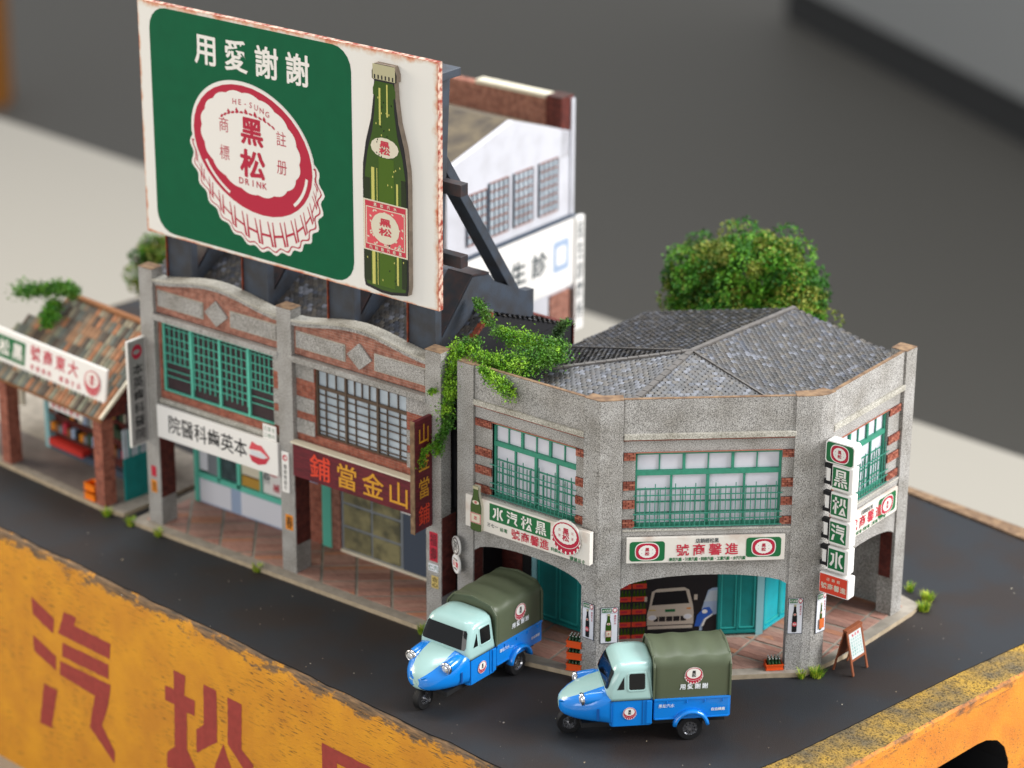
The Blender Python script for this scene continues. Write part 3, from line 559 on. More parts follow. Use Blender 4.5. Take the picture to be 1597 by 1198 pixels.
# ================================================================== CORNER BUILDING
cb = thing('corner_shophouse', 'grey granite plaster corner shophouse of two storeys with arches, green windows and tiled hip roof', 'building', frame(15, 4.5, .13))
H = 7.83
def brick_band(b, x0, x1, z0, z1, y, rr):
    rows = max(1, round((z1-z0)/.055)); h = (z1-z0)/rows
    b.box(x0, x1, y, y+.03, z0, z1, 'brick_dark')
    for r in range(rows):
        x = x0 - (.07 if r % 2 else 0)
        while x < x1:
            a, c = max(x, x0), min(x+.15, x1)
            if c-a > .02: b.box(a+.004, c-.004, y-.012-rr.uniform(0, .01), y+.002, z0+r*h+.004, z0+(r+1)*h-.004, 'brick_face_%d' % rr.randrange(4))
            x += .16
def bay(F, L, w0, w1, seed):
    rr = random.Random(seed)
    w0_, w1_ = w0, w1
    b = MB(); b.box(0, L, .03, .13, 6.70, H-.012, 'granite'); b.build('parapet_panel', cb, F, bevel=.01)
    b = MB(); b.box(0, L, .03, .13, H-.012, H+.004, 'cardboard'); b.build('coping', cb, F)
    b = MB(); b.box(.005, L-.005, -.05, .12, 6.75, 6.90, 'granite_light'); b.build('cornice', cb, F, bevel=.015)
    b = MB(); b.box(0, L, .02, .10, 6.70, 6.748, 'brick_face_1'); b.build('brick_course', cb, F)
    b = MB(); b.box(0, L, .07, .26, 6.37, 6.70, 'granite'); b.box(0, w0_, .07, .26, 4.26, 6.37, 'granite'); b.box(w1_, L, .07, .26, 4.26, 6.37, 'granite')
    b.build('window_wall', cb, F)
    for z0, z1 in ((6.16, 6.37), (5.34, 5.58), (4.83, 5.06), (4.30, 4.52)):
        b = MB(); brick_band(b, .01, w0_-.002, z0, z1, .045, rr); b.build('brick_band', cb, F, kind='stuff'); b = MB(); brick_band(b, w1_+.002, L-.01, z0, z1, .045, rr); b.build('brick_band', cb, F, kind='stuff')
    b = MB(); b.box(w0_, w1_, .03, .075, 6.36, 6.375, 'brick_face_2'); b.build('lintel_line', cb, F)
    b = MB(); b.box(0, L, .0, .30, 4.08, 4.262, 'granite'); b.box(.02, L-.02, -.03, .0, 4.215, 4.262, 'granite_light'); b.build('sill_band', cb, F, bevel=.01)
    n = 18; arc = [(L*i/n, 2.58 + .36*math.sqrt(max(0, 1-(2*i/n-1)**2))**1.15) for i in range(n+1)]
    b = MB(); b.slab([(L, 4.08), (0, 4.08)] + arc, .02, .28, 'granite'); b.build('arch_panel', cb, F)
    # window
    b = MB(); W = w1_-w0_; f = 'green_frame'; y0 = .17
    def bar(u0, u1, v0, v1, dy=0., m=f): b.box(w0_+W*u0, w0_+W*u1, y0+dy, y0+.07, v0, v1, m)
    t = .045/W
    bar(0, 1, 6.27, 6.345, -.02); bar(0, 1, 4.27, 4.36, -.02); bar(0, t*1.3, 4.3, 6.3, -.02); bar(1-t*1.3, 1, 4.3, 6.3, -.02); bar(0, 1, 5.70, 5.83, -.03)
    for k in (1/3, 2/3): bar(k-t*.8, k+t*.8, 5.8, 6.3, -.012)
    for k in (1/6, .5, 5/6): bar(k-t*.35, k+t*.35, 5.8, 6.3, .01)
    bar(.5-t*.85, .5+t*.85, 4.3, 5.75, -.02)
    for k in (.25, .75): bar(k-t*.6, k+t*.6, 4.3, 5.75, .0)
    for k in range(4):
        for q in (1/3, 2/3): bar(k*.25+.25*q-t*.2, k*.25+.25*q+t*.2, 4.3, 5.25, .03)
    for z in (5.28, 4.92, 4.62): bar(0, 1, z, z+.035, .025)
    b.box(w0_-.002, w0_, .08, .25, 4.26, 6.37, 'near_black')
    wf = b.build('window', cb, F)
    for k in range(6):
        p = MB(); p.box(w0_+W*(k/6)+.01, w0_+W*((k+1)/6)-.01, y0+.05, y0+.06, 5.78, 6.31, 'pane_white'); p.build('pane', wf, F)
    for k in range(4):
        p = MB(); p.box(w0_+W*(k/4)+.01, w0_+W*((k+1)/4)-.01, y0+.05, y0+.06, 4.3, 5.75, 'pane_white'); p.build('pane', wf, F)
    g = MB(); g.box(w0_-.04, w1_+.04, y0-.155, y0-.135, 5.18, 5.205, 'green_rail'); g.box(w0_-.04, w1_+.04, y0-.155, y0-.135, 4.66, 4.685, 'green_rail'); g.box(w0_-.04, w1_+.04, y0-.155, y0-.135, 4.50, 4.525, 'green_rail'); g.box(w0_-.04, w1_+.04, y0-.155, y0-.135, 4.30, 4.325, 'green_rail')
    g.build('grille_rail', wf, F)
    nb = int(W/.125)
    for k in range(1, nb):
        u = w0_ + W*k/nb; top = 5.50 if k % 4 == 0 else (5.34 if k % 2 else 5.42)
        q = MB(); q.box(u-.011, u+.011, y0-.135, y0-.115, 4.28, top, 'green_rail'); q.build('grille_bar', wf, F)
FL = frame(11.83, .22); FC = frame(16.24, .69, 0, 41.75); FR_ = frame(20.06, 4.45, 0, 90)
bay(FL, 3.54, .55, 3.24, 1); bay(FC, 4.37, .32, 4.05, 2); bay(FR_, 3.56, .28, 2.95, 3)
def pillar(name, pts, F=None, z0=.13, z1=H+.012):
    b = MB(); b.prism(pts, z0, z1-.018, 'granite'); o = b.build(name, cb, F)
    c = MB(); c.prism(pts, z1-.018, z1, 'cardboard'); c.build('pillar_cap', cb, F); return o
pillar('pillar', [(11.30, .19), (11.83, .19), (11.83, .62), (11.30, .62)])
pillar('pillar', [(15.36, .20), (15.84, .23), (16.25, .66), (16.03, .92), (15.66, .58), (15.36, .56)])
def arcpts(c, r, a0, a1, n): return [(c[0]+r*math.cos(R(a0+(a1-a0)*i/n)), c[1]+r*math.sin(R(a0+(a1-a0)*i/n))) for i in range(n+1)]
pillar('pillar', [(19.49, 3.57), (19.82, 3.86), (19.96, 4.02), (20.04, 4.20), (20.08, 4.46), (19.68, 4.46), (19.62, 4.2), (19.26, 3.83)])
pillar('pillar', [(20.09, 7.99), (20.12, 8.47), (19.62, 8.47), (19.62, 7.99)])
for pts in ([(11.835, .24), (11.835, .6)], [(15.355, .3), (15.355, .52)], [(20.0, 7.985), (19.64, 7.985)]):
    (xa, ya), (xb, yb) = pts; m = MB(); 
    if ya == yb: m.box(xb, xa, ya-.012, ya, 1.25, 3.0, 'brick_dark')
    else: m.box(xa-.006, xa+.006, ya, yb, 1.1, 3.0, 'brick_dark')
    m.build('brick_reveal', cb)
# shop fronts set back under the arcade
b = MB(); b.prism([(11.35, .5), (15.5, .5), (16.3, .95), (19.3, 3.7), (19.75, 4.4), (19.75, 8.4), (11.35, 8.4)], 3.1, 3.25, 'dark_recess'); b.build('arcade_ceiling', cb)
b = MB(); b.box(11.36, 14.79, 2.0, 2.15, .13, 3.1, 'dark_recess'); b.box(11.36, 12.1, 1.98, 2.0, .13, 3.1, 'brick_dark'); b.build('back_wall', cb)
def door(F, u0, u1, z0, z1, n, m, m2, top=True):
    d = MB(); d.box(u0, u1, -.05, 0, z0, z1, m)
    for k in range(n):
        a, c = u0+(u1-u0)*k/n, u0+(u1-u0)*(k+1)/n; zt = z0+(z1-z0)*.76
        for q in ((a+.04, c-.04, z0+.14, z0+.18), (a+.04, c-.04, zt-.08, zt-.04), (a+.04, a+.08, z0+.14, zt-.04), (c-.08, c-.04, z0+.14, zt-.04)): d.box(q[0], q[1], -.08, -.05, q[2], q[3], 'teal_trim')
        d.box(a-.03, a+.03, -.09, -.05, z0, z1, m); 
    d.box(u1-.03, u1+.0, -.09, -.05, z0, z1, m); d.box(u0, u1, -.1, -.05, z0, z0+.09, m)
    o = d.build('door', cb, F, bevel=.008)
    if top:
        for k in range(n):
            a, c = u0+(u1-u0)*k/n, u0+(u1-u0)*(k+1)/n; q = MB(); q.box(a+.06, c-.06, -.056, -.05, z0+(z1-z0)*.78, z1-.08, m2); q.build('pane', o, F)
door(frame(12.65, 2.0), 0, 2.12, .2, 3.05, 3, 'teal', 'near_black')
b = MB(); b.box(12.5, 12.66, 1.88, 2.0, .13, 3.1, 'teal_light'); b.build('door_post', cb)
FM = frame(14.79, 2.05, 0, 43.7); LM = 4.17
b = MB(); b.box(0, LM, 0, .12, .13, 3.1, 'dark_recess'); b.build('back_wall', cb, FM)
# printed shop interior behind the chamfer: crates of bottles, a van and a blue three-wheeler
a = Art(-.004, .004); a.rect(.08, 3.04, .14, 3.0, 'van_dark', 0); a.rect(.08, .30, .2, 3.0, 'teal_light', 1)
for r in range(5):
    z = .10 + r*.375
    for c in range(2):
        x = .33 + c*.41; a.rect(x, x+.38, z, z+.145, 'orange_red', 1)
        a.rect(x+.1, x+.28, z+.04, z+.105, 'poster_red', 2)
        for k in range(4): a.rect(x+.02+k*.092, x+.085+k*.092, z+.145, z+.25, 'bottle_green', 1); a.rect(x+.038+k*.092, x+.067+k*.092, z+.24, z+.33, 'bottle_mid', 1)
a.tf = lambda u, v: (1.15+(u-1.20)*1.136, .09+v*.658)
vx = 1.20
a.poly([(vx, .62), (vx, 1.15), (vx+.04, 1.4), (vx+.10, 2.12), (vx+.22, 2.24), (vx+.86, 2.28), (vx+.98, 2.16), (vx+1.08, 1.45), (vx+1.1, 1.15), (vx+1.1, .62)], 'van_cream', 1)
a.poly([(vx+.10, 1.52), (vx+.17, 2.1), (vx+.90, 2.14), (vx+.99, 1.56)], 'near_black', 2)
a.rect(vx+.16, vx+.92, .78, 1.0, 'van_dark', 2); a.rect(vx+.02, vx+1.08, .44, .58, 'van_cream', 1); a.rect(vx+.02, vx+1.08, .20, .44, 'near_black', 2)
for k in range(4): a.rect(vx+.26+k*.17, vx+.28+k*.17, .78, 1.0, 'van_cream', 3)
for k in (.12, .96): a.ell(vx+k, .97, .105, .12, 'clean_white', 3, 20); a.ell(vx+k, .97, .075, .09, 'paper', 4, 20)
a.rect(vx+.42, vx+.66, 1.20, 1.32, 'sign_green', 2); a.rect(vx+.04, vx+.2, 1.27, 1.33, 'poster_yellow', 2); a.rect(vx+.93, vx+1.03, 1.3, 1.36, 'poster_orange', 2)
a.rect(vx-.07, vx-.01, 1.7, 1.92, 'van_cream', 2); a.rect(vx+1.1, vx+1.18, 1.7, 1.94, 'van_cream', 2)
tx = 2.46
a.tf = lambda u, v: (2.43+(u-2.34)*1.067, .09+v*.658)
a.poly([(tx-.0, .3), (tx+.06, 1.3), (tx+.2, 2.1), (tx+.3, 2.2), (tx+.48, 2.22), (tx+.48, .3)], 'sky_print', 2)
a.poly([(tx+.1, 1.6), (tx+.24, 2.08), (tx+.47, 2.1), (tx+.47, 1.62)], 'pane_blue', 3)
a.poly([(tx-.12, .5), (tx-.06, 1.0), (tx+.1, 1.32), (tx+.24, 1.36), (tx+.34, 1.1), (tx+.1, .8), (tx+.02, .5)], 'blue_print', 3)
a.ell(tx+.13, 1.16, .07, .09, 'clean_white', 4, 18)
a.poly([(tx+.08, .5), (tx+.16, .8), (tx+.34, 1.0), (tx+.48, 1.02), (tx+.48, .3), (tx+.08, .3)], 'van_dark', 4); a.poly([(tx+.05, .5), (tx+.13, .84), (tx+.33, 1.05), (tx+.33, .99), (tx+.17, .8), (tx+.10, .5)], 'clean_white', 5)
a.build('interior_print', cb, FM)
b = MB(); b.box(3.02, 3.12, -.06, 0, .13, 3.1, 'teal'); b.build('door_post', cb, FM)
door(FM, 3.07, 4.08, .2, 3.05, 2, 'teal', 'dark_plum')
b = MB(); b.box(4.08, 4.27, -.1, .1, .13, 3.1, 'teal_light'); b.build('door_post', cb, FM)
FT = frame(17.82, 4.95, 0, 90)
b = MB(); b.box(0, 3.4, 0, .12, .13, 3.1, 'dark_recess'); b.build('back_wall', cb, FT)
door(FT, .12, 1.7, .2, 3.05, 2, 'teal_lit', 'near_black')  # lighter teal: light from the right is put into the colour
# outer rear walls, ribbed dark boards towards the alley
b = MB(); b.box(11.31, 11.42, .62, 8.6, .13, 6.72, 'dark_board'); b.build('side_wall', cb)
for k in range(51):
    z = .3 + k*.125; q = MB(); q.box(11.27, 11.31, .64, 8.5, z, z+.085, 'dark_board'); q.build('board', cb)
b = MB(); b.slab([(11.42, .13), (19.6, .13), (19.6, 6.85), (16.18, 7.82), (11.42, 6.75)], 8.42, 8.55, 'granite'); b.build('rear_wall', cb)
b = MB(); b.prism([(11.45, .55), (15.5, .55), (16.2, 1.0), (19.2, 3.75), (19.72, 4.5), (19.72, 8.4), (11.45, 8.4)], 3.26, 3.34, 'near_black'); b.build('upper_floor', cb)
# hip roof: bed planes and individual tiles
J = Vector((15.83, 4.27, 7.94)); K_ = Vector((16.18, 8.72, 7.93))
EL = Vector((11.75, .42, 7.36)); E1 = Vector((16.02, .80, 7.36)); E2 = Vector((19.07, 3.62, 7.37)); ER = Vector((19.80, 8.66, 7.02)); EB = Vector((11.42, 8.68, 6.93)); EA = Vector((11.42, 4.75, 6.83)); E2b = Vector((19.76, 4.5, 7.2))
def onplane(p, a, b_, c):
    n = (b_-a).cross(c-a); return Vector((p.x, p.y, a.z - (n.x*(p.x-a.x)+n.y*(p.y-a.y))/n.z))
ER = onplane(ER, J, K_, E2); E2b = onplane(E2b, J, K_, E2); EB = onplane(EB, J, K_, EA)
ROOF = [(J, [EL, E1, J]), (J, [E1, E2, J]), (J, [E2, E2b, ER, K_, J]), (J, [EB, EA, J, K_]), (J, [EA, EL, J])]
rb = MB()
for _, pl in ROOF: rb.add([tuple(p) for p in pl], [(0, i, i+1) for i in range(1, len(pl)-1)], 'tile_bed')
roof_o = rb.build('roof', cb)
TILE_POOL = []
def tiles_on(pl, eave_dir, tw, th, seed, mats_, gap=.16):
    """list of (frame matrix, material index) laying tiles in courses on a planar polygon"""
    p0 = pl[0]; u = eave_dir.normalized(); nrm = (pl[1]-pl[0]).cross(pl[2]-pl[0]).normalized()
    if nrm.z < 0: nrm = -nrm
    u = Vector((-nrm.y, nrm.x, 0)).normalized()
    v = nrm.cross(u).normalized()
    if v.z < 0: v = -v
    if u.cross(v).z < 0: u = -u
    P2 = [((p-p0).dot(u), (p-p0).dot(v)) for p in pl]; rr = random.Random(seed); out = []
    u0, u1 = min(p[0] for p in P2), max(p[0] for p in P2); v0, v1 = min(p[1] for p in P2), max(p[1] for p in P2)
    def ins(x, y):
        c = False; n = len(P2)
        for i in range(n):
            (a0, b0), (a1, b1) = P2[i], P2[(i+1) % n]
            if (b0 > y) != (b1 > y) and x < (a1-a0)*(y-b0)/(b1-b0)+a0: c = not c
        return c
    r = 0; y = v0
    while y < v1:
        x = u0 + (tw/2 if r % 2 else 0)
        while x < u1:
            if ins(x, y+th*.4):
                o = p0 + u*x + v*y; w_ = nrm.cross(u)*(1 if nrm.cross(u).dot(v) > 0 else -1)
                M = Matrix((u, v, u.cross(v))).transposed().to_4x4(); M.translation = o
                M = M @ Matrix.Rotation(R(7+rr.uniform(-2, 4)), 4, 'X') @ Matrix.Rotation(R(rr.uniform(-8, 8)), 4, 'Z') @ Matrix.Scale(rr.uniform(.92, 1.04), 4)
                out.append((M, rr.choice(mats_)))
            x += tw
        y += th; r += 1
    return out
def tile_geo(b, M, tw, th, m):
    b.M = M; h = .015; w_ = tw*.46; t0, t1 = -th*.08, th*1.12
    pts = [(-w_, t0, .004), (-w_*.5, t0-.008, h), (w_*.5, t0-.008, h), (w_, t0, .004), (-w_, t1, .002), (-w_*.5, t1, h*.7), (w_*.5, t1, h*.7), (w_, t1, .002), (-w_*.5, t0-.008, -.01), (w_*.5, t0-.008, -.01)]
    b.add(pts, [(0, 1, 5, 4), (1, 2, 6, 5), (2, 3, 7, 6), (0, 8, 9, 3, 2, 1)], m); b.M = I4
def lay(parent, items, tw, th, nparts, cam_pos=Vector((52.5, -51.4, 33.8))):
    items.sort(key=lambda q: (q[0].translation-cam_pos).length); meshes = {}
    for i, (M, m) in enumerate(items[:nparts]):
        if m not in meshes:
            q = MB(); tile_geo(q, I4, tw, th, m); meshes[m] = q.build('tile', mesh_only=True)
        link('tile', meshes[m], parent, M)
    if items[nparts:]:
        q = MB()
        for M, m in items[nparts:]: tile_geo(q, M, tw, th, m)
        q.build('roof_tiles', parent, kind='stuff')
TM = ['tile_0', 'tile_0', 'tile_1', 'tile_1', 'tile_2', 'tile_2', 'tile_4', 'tile_4', 'tile_5', 'tile_5', 'tile_6', 'tile_0', 'tile_1', 'tile_4', 'tile_5', 'tile_3', 'tile_3']
items = []
for (q, pl), ed in zip(ROOF, (E1-EL, E2-E1, Vector((.1, 1, 0)), Vector((.02, 1, 0)), EL-EA)): items += tiles_on(pl, ed, .165, .115, 5+len(items), TM)
lay(roof_o, items, .165, .115, 300)
def ridge(a, b_, m='ridge_cap', w_=.13, parent=None, nseg=None, h=.05):
    a, b_ = Vector(a), Vector(b_); L_ = (b_-a).length; n = nseg or max(2, int(L_/.28)); q = MB()
    for i in range(n):
        p, r = a.lerp(b_, i/n), a.lerp(b_, (i+.96)/n); q.beam(p + Vector((0, 0, .03)), r + Vector((0, 0, .037)), w_, h, m)
    return q.build('ridge_cap', parent)
ridge(J, K_, parent=roof_o); ridge(J, E1, parent=roof_o, w_=.16); ridge(J, E2, parent=roof_o, w_=.05); ridge(J, EL, parent=roof_o, w_=.12); ridge(J, EA, parent=roof_o, w_=.04)
# ================================================================== ROW SHOPHOUSE
rw = thing('row_shophouse', 'two-bay red brick shophouse with granite pillars and curved gable parapets under the billboard', 'building', frame(5.4, 3, .13))
def rbox(name, x0, x1, y0, y1, z0, z1, m, bevel=0): q = MB(); q.box(x0, x1, y0, y1, z0, z1, m); return q.build(name, rw, bevel=bevel)
for x in (0, 5.19, 10.38):
    rbox('pillar', x, x+.52, 0, .62, .13, 3.3, 'granite', .01); rbox('pillar', x, x+.52, 0, .42, 3.3, 7.985, 'granite', .01)
    rbox('pillar_cap', x-.01, x+.53, -.01, .43, 7.985, 8.0, 'cardboard')
    rbox('brick_reveal', x+.52, x+.535, .03, .6, 1.0, 3.3, 'brick_dark')
def rbay(x0, x1, wx0, wx1, wz0, wz1):
    L_ = x1-x0; n = 24; xm = (x0+x1)/2
    top = lambda t: 7.72 + .31*(.5+.5*math.cos(math.pi*(2*t-1)))**.85
    arc = [(x0+L_*i/n, top(i/n)) for i in range(n+1)]
    q = MB(); q.slab([(x0, 6.7)] + [(x, z-.16) for x, z in arc] + [(x1, 6.7)], .14, .36, 'brick_pale'); q.build('brick_parapet', rw)
    q = MB()
    for (a0, c0), (a1, c1) in zip(arc, arc[1:]): q.add([(a0,.04,c0-.17),(a1,.04,c1-.17),(a1,.04,c1-.06),(a0,.04,c0-.06),(a0,.40,c0-.06),(a1,.40,c1-.06),(a0,.40,c0-.17),(a1,.40,c1-.17)], [(0,1,2,3),(3,2,5,4),(4,5,7,6),(1,0,6,7)], 'granite')
    q.build('moulding', rw)
    q = MB()
    for (a0, c0), (a1, c1) in zip(arc, arc[1:]): q.add([(a0,-.0,c0-.06),(a1,-.0,c1-.06),(a1,-.0,c1),(a0,-.0,c0),(a0,.44,c0),(a1,.44,c1),(a0,.44,c0-.06),(a1,.44,c1-.06)], [(0,1,2,3),(3,2,5,4),(4,5,7,6),(1,0,6,7)], 'granite_light')
    q.build('coping', rw)
    for u0, u1 in ((x0+.1, x0+L_*.385), (x1-L_*.385, x1-.1)):
        rbox('plaque', u0, u1, .09, .15, 6.93, 7.36, 'granite', .02); rbox('plaque_border', u0-.03, u1+.03, .115, .15, 6.90, 7.39, 'granite_light')
    q = MB(); q.slab([(xm-.43, 7.16), (xm, 6.80), (xm+.43, 7.16), (xm, 7.56)], .09, .15, 'granite'); q.build('diamond_plaque', rw, bevel=.02)
    rbox('cornice', x0-.1, x1+.02, -.03, .3, 6.50, 6.67, 'granite', .02)
    q = MB(); q.box(x0, x1, .18, .4, wz1, 6.5, 'brick'); q.box(x0, wx0, .18, .4, 4.1, wz1, 'brick'); q.box(wx1, x1, .18, .4, 4.1, wz1, 'brick'); q.box(wx0, wx1, .18, .4, 4.1, wz0, 'brick'); q.build('brick_wall', rw)
    for z in (6.0, 5.05, 4.4):
        for a_, c_ in ((x0+.01, wx0-.02), (wx1+.02, x1-.01)):
            if c_-a_ > .2: rbox('stone_quoin', a_, c_, .15, .18, z, z+.42, 'granite')
    rbox('sill_band', x0, x1, .1, .4, 3.94, 4.10, 'granite_light', .01)
    rbox('lintel_panel', x0, x1, .12, .38, 3.15, 3.94, 'granite')
rbay(.52, 5.19, .62, 4.86, 4.32, 6.40); rbay(5.71, 10.38, 6.38, 9.6, 4.44, 6.40)
# green lattice window
def window(parent, x0, x1, z0, z1, y, mf, mp, cols, spec):
    q = MB(); q.box(x0, x1, y, y+.06, z1-.05, z1, mf); q.box(x0, x1, y, y+.06, z0, z0+.05, mf)
    for c in cols: q.box(c-.035, c+.035, y-.01, y+.06, z0, z1, mf)
    for (u0, u1, v0, v1) in spec: q.box(u0, u1, y+.01, y+.05, v0, v1, mf)
    o = q.build('window', parent); e = [x0]+sorted(c for c in cols if x0+.1 < c < x1-.1)+[x1]
    for u0, u1 in zip(e, e[1:]): p = MB(); p.box(u0, u1, y+.07, y+.09, z0, z1, mp); p.build('pane', o)
    return o
spec = []
for u0, u1 in ((.66, 1.62), (1.78, 2.76), (2.82, 3.80), (3.96, 4.80)):
    n = 5
    for k in range(n+1): spec.append((u0+(u1-u0)*k/n-.009, u0+(u1-u0)*k/n+.009, 5.2 if u0 < 1 or u0 > 3.9 else 4.6, 6.3))
    for z in (6.25, 5.97, 5.72, 5.47, 5.22): spec.append((u0, u1, z-.009, z+.009))
    for z in (4.98, 4.78): spec.append((u0, u1, z-.008, z+.008))

window(rw, .62, 4.86, 4.32, 6.40, .24, 'mint', 'dark_plum', [.64, 1.7, 3.88, 4.84, 2.79], spec)
spec = [(6.38, 9.6, 5.82, 5.92)]
for u0, u1, n in ((6.42, 7.38, 3), (7.46, 8.5, 4), (8.58, 9.56, 3)):
    for k in range(1, n): spec.append((u0+(u1-u0)*k/n-.014, u0+(u1-u0)*k/n+.014, 5.9, 6.38))
    for k in (.28, .72): spec.append((u0+(u1-u0)*k-.014, u0+(u1-u0)*k+.014, 4.46, 5.85))
    for z in (5.66, 5.42, 5.22, 4.98, 4.76, 4.58): spec.append((u0, u1, z-.012, z+.012))
window(rw, 6.38, 9.6, 4.44, 6.40, .24, 'brown_frame', 'pane_blue', [6.40, 7.42, 8.54, 9.58], spec)
# ground floor fronts
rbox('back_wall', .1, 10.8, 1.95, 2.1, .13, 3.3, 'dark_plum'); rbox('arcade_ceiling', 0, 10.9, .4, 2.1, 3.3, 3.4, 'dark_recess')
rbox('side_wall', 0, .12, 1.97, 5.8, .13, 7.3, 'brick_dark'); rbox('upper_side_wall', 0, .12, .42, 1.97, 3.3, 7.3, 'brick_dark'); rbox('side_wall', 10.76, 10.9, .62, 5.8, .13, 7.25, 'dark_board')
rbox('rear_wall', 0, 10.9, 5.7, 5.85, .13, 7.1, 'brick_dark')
# clinic front: lilac dado, mint frames, display panes
rbox('dado_panel', .2, 4.1, 1.88, 1.95, .15, .98, 'sky_print'); rbox('dado_panel', .26, 1.5, 1.86, 1.88, .2, .92, 'paper'); rbox('dado_panel', 1.9, 4.0, 1.86, 1.88, .2, .92, 'paper')
for q in ((.06, .22, .15, 3.3), (1.02, 1.10, 1.0, 3.3), (1.78, 1.90, 1.0, 3.3), (.2, 4.1, .95, 1.12), (2.68, 2.74, 1.1, 2.6), (4.02, 4.16, .15, 3.3)): rbox('frame_bar', q[0], q[1], 1.84, 1.95, q[2], q[3], 'mint')
for q, m in (((.24, .56, 1.2, 3.1), 'paper'), ((.58, 1.02, 1.14, 3.1), 'goods_d'), ((1.10, 1.78, 1.14, 3.1), 'pane_deep'), ((1.92, 2.68, 1.14, 1.45), 'goods_c'), ((1.92, 2.68, 1.5, 2.2), 'cream'), ((1.92, 2.68, 2.25, 3.1), 'goods_e'), ((2.76, 4.0, 1.14, 3.0), 'clean_white')): rbox('pane', q[0], q[1], 1.90, 1.94, q[2], q[3], m)
a = Art(1.885); lips(a, 3.25, 1.95, .5, 1); a.col('牙科', 2.92, 2.8, 1.4, .22, 'print_navy', 1); a.line('補鑲', 3.1, 3.8, 1.4, .25, 'soft_red', 1); a.build('window_lettering', rw, None)
# gallery wall between the shops, pawnshop front: red door, mint jamb, wooden shutters, dark side panel
rbox('door_panel', 4.2, 5.04, 1.88, 1.95, .15, 3.3, 'brick'); rbox('pane', 4.3, 4.9, 1.86, 1.89, 2.0, 3.1, 'sky_print'); rbox('frame_bar', 5.06, 5.40, 1.84, 1.95, .15, 3.3, 'mint'); rbox('frame_bar', 5.40, 5.72, 1.86, 1.95, .15, 3.3, 'brick_pale')
mat('shutter_wood', '#8d8762', .5, noise_amt=.85, nscale=1.8, col2='#4a4a3c', lo=.38, hi=.6)
for c in range(2):
    for r in range(4): rbox('shutter_panel', 5.84+c*1.07, 6.84+c*1.07, 1.86, 1.93, .28+r*.72, .93+r*.72, 'shutter_wood', .03)
rbox('frame_bar', 5.74, 8.0, 1.9, 1.96, .15, 3.2, 'goods_d'); rbox('side_panel', 8.05, 9.6, 1.86, 1.95, .25, 3.2, 'goods_b'); rbox('skirting', 5.74, 9.6, 1.84, 1.95, .15, .24, 'cream')
rbox('notice', 7.98, 8.35, 1.84, 1.86, 2.0, 2.9, 'clean_white'); a = Art(1.83); a.col('當', 8.16, 2.8, 2.1, .3, 'blue_print', 1, .03); a.build('window_lettering', rw, None)
# roof behind the parapets
rv = [(0, .42, 7.45), (10.85, .42, 7.45), (10.85, 2.2, 8.42), (0, 2.2, 8.42), (10.85, 5.9, 7.0), (0, 5.9, 7.0)]
q = MB(); q.add(rv, [(0, 1, 2, 3), (3, 2, 4, 5)], 'tile_bed'); q.add(rv, [(1, 4, 2), (0, 3, 5)], 'dark_board'); rr_o = q.build('roof', rw)
V_ = [Vector(p) for p in rv]
items = tiles_on([V_[0], V_[1], V_[2], V_[3]], Vector((1, 0, 0)), .17, .12, 77, TM) + tiles_on([V_[5], V_[4], V_[2], V_[3]], Vector((1, 0, 0)), .17, .12, 78, TM)
lay(rr_o, items, .17, .12, 300)
ridge((0, 2.2, 8.44), (10.85, 2.2, 8.44), parent=rr_o, w_=.2, h=.08)
q = MB()
for i in range(16):
    t = i/16; q.beam(V_[1].lerp(V_[2], t)+Vector((0, 0, .03)), V_[1].lerp(V_[2], t+.058)+Vector((0, 0, .05+.02*(i % 3))), .14, .10, 'rust')
q.build('verge_tile', rr_o)
# ================================================================== BILLBOARD
bb = thing('billboard', 'huge white and green billboard with bottle cap and green bottle above the shophouse roof', 'billboard', frame(5.5, 1.5, 7.6))
FBB = frame(0, .13)
q = MB(); q.box(.32, 10.75, 0, .16, 9.08, 15.66, 'billboard_paint'); bo = q.build('board', bb, FBB)
rn = random.Random(4); q = MB()
q.box(10.74, 10.756, -.003, .162, 9.08, 15.66, 'rusty_edge_paint'); q.box(.32, 10.74, .001, .162, 15.652, 15.664, 'rusty_edge_paint')
q.build('rusty_edge', bb, FBB)
a = Art(-.002, .003); a.rrect(.74, 7.90, 9.17, 15.56, .62, 'board_green' if False else 'board_green', 1); a.build('green_panel', bb, FBB)
char_parts('用愛謝謝', 2.27, 6.60, 14.68, .86, 'print_white', -.010, bb, FBB, .022, .82)
a = Art(-.008, .003); a.tf = lambda u, v: (u - .18*(v-12.17), v); cap_logo(a, 4.40, 12.17, 2.1, 2, 1); a.build('bottle_cap_print', bb, FBB)
q = MB(); q.slab([(9.14 + x*1.48, 9.24 + y*6.13) for x, y in bottle_shape(1.02)], -.17, .0, 'near_black', 'cut_edge'); bt = q.build('bottle_cutout', bb, FBB)
a = Art(-.172, .0025); bottle_art(a, 9.14, 9.25, 1.48, 6.11); a.build('bottle_print', bt, FBB)
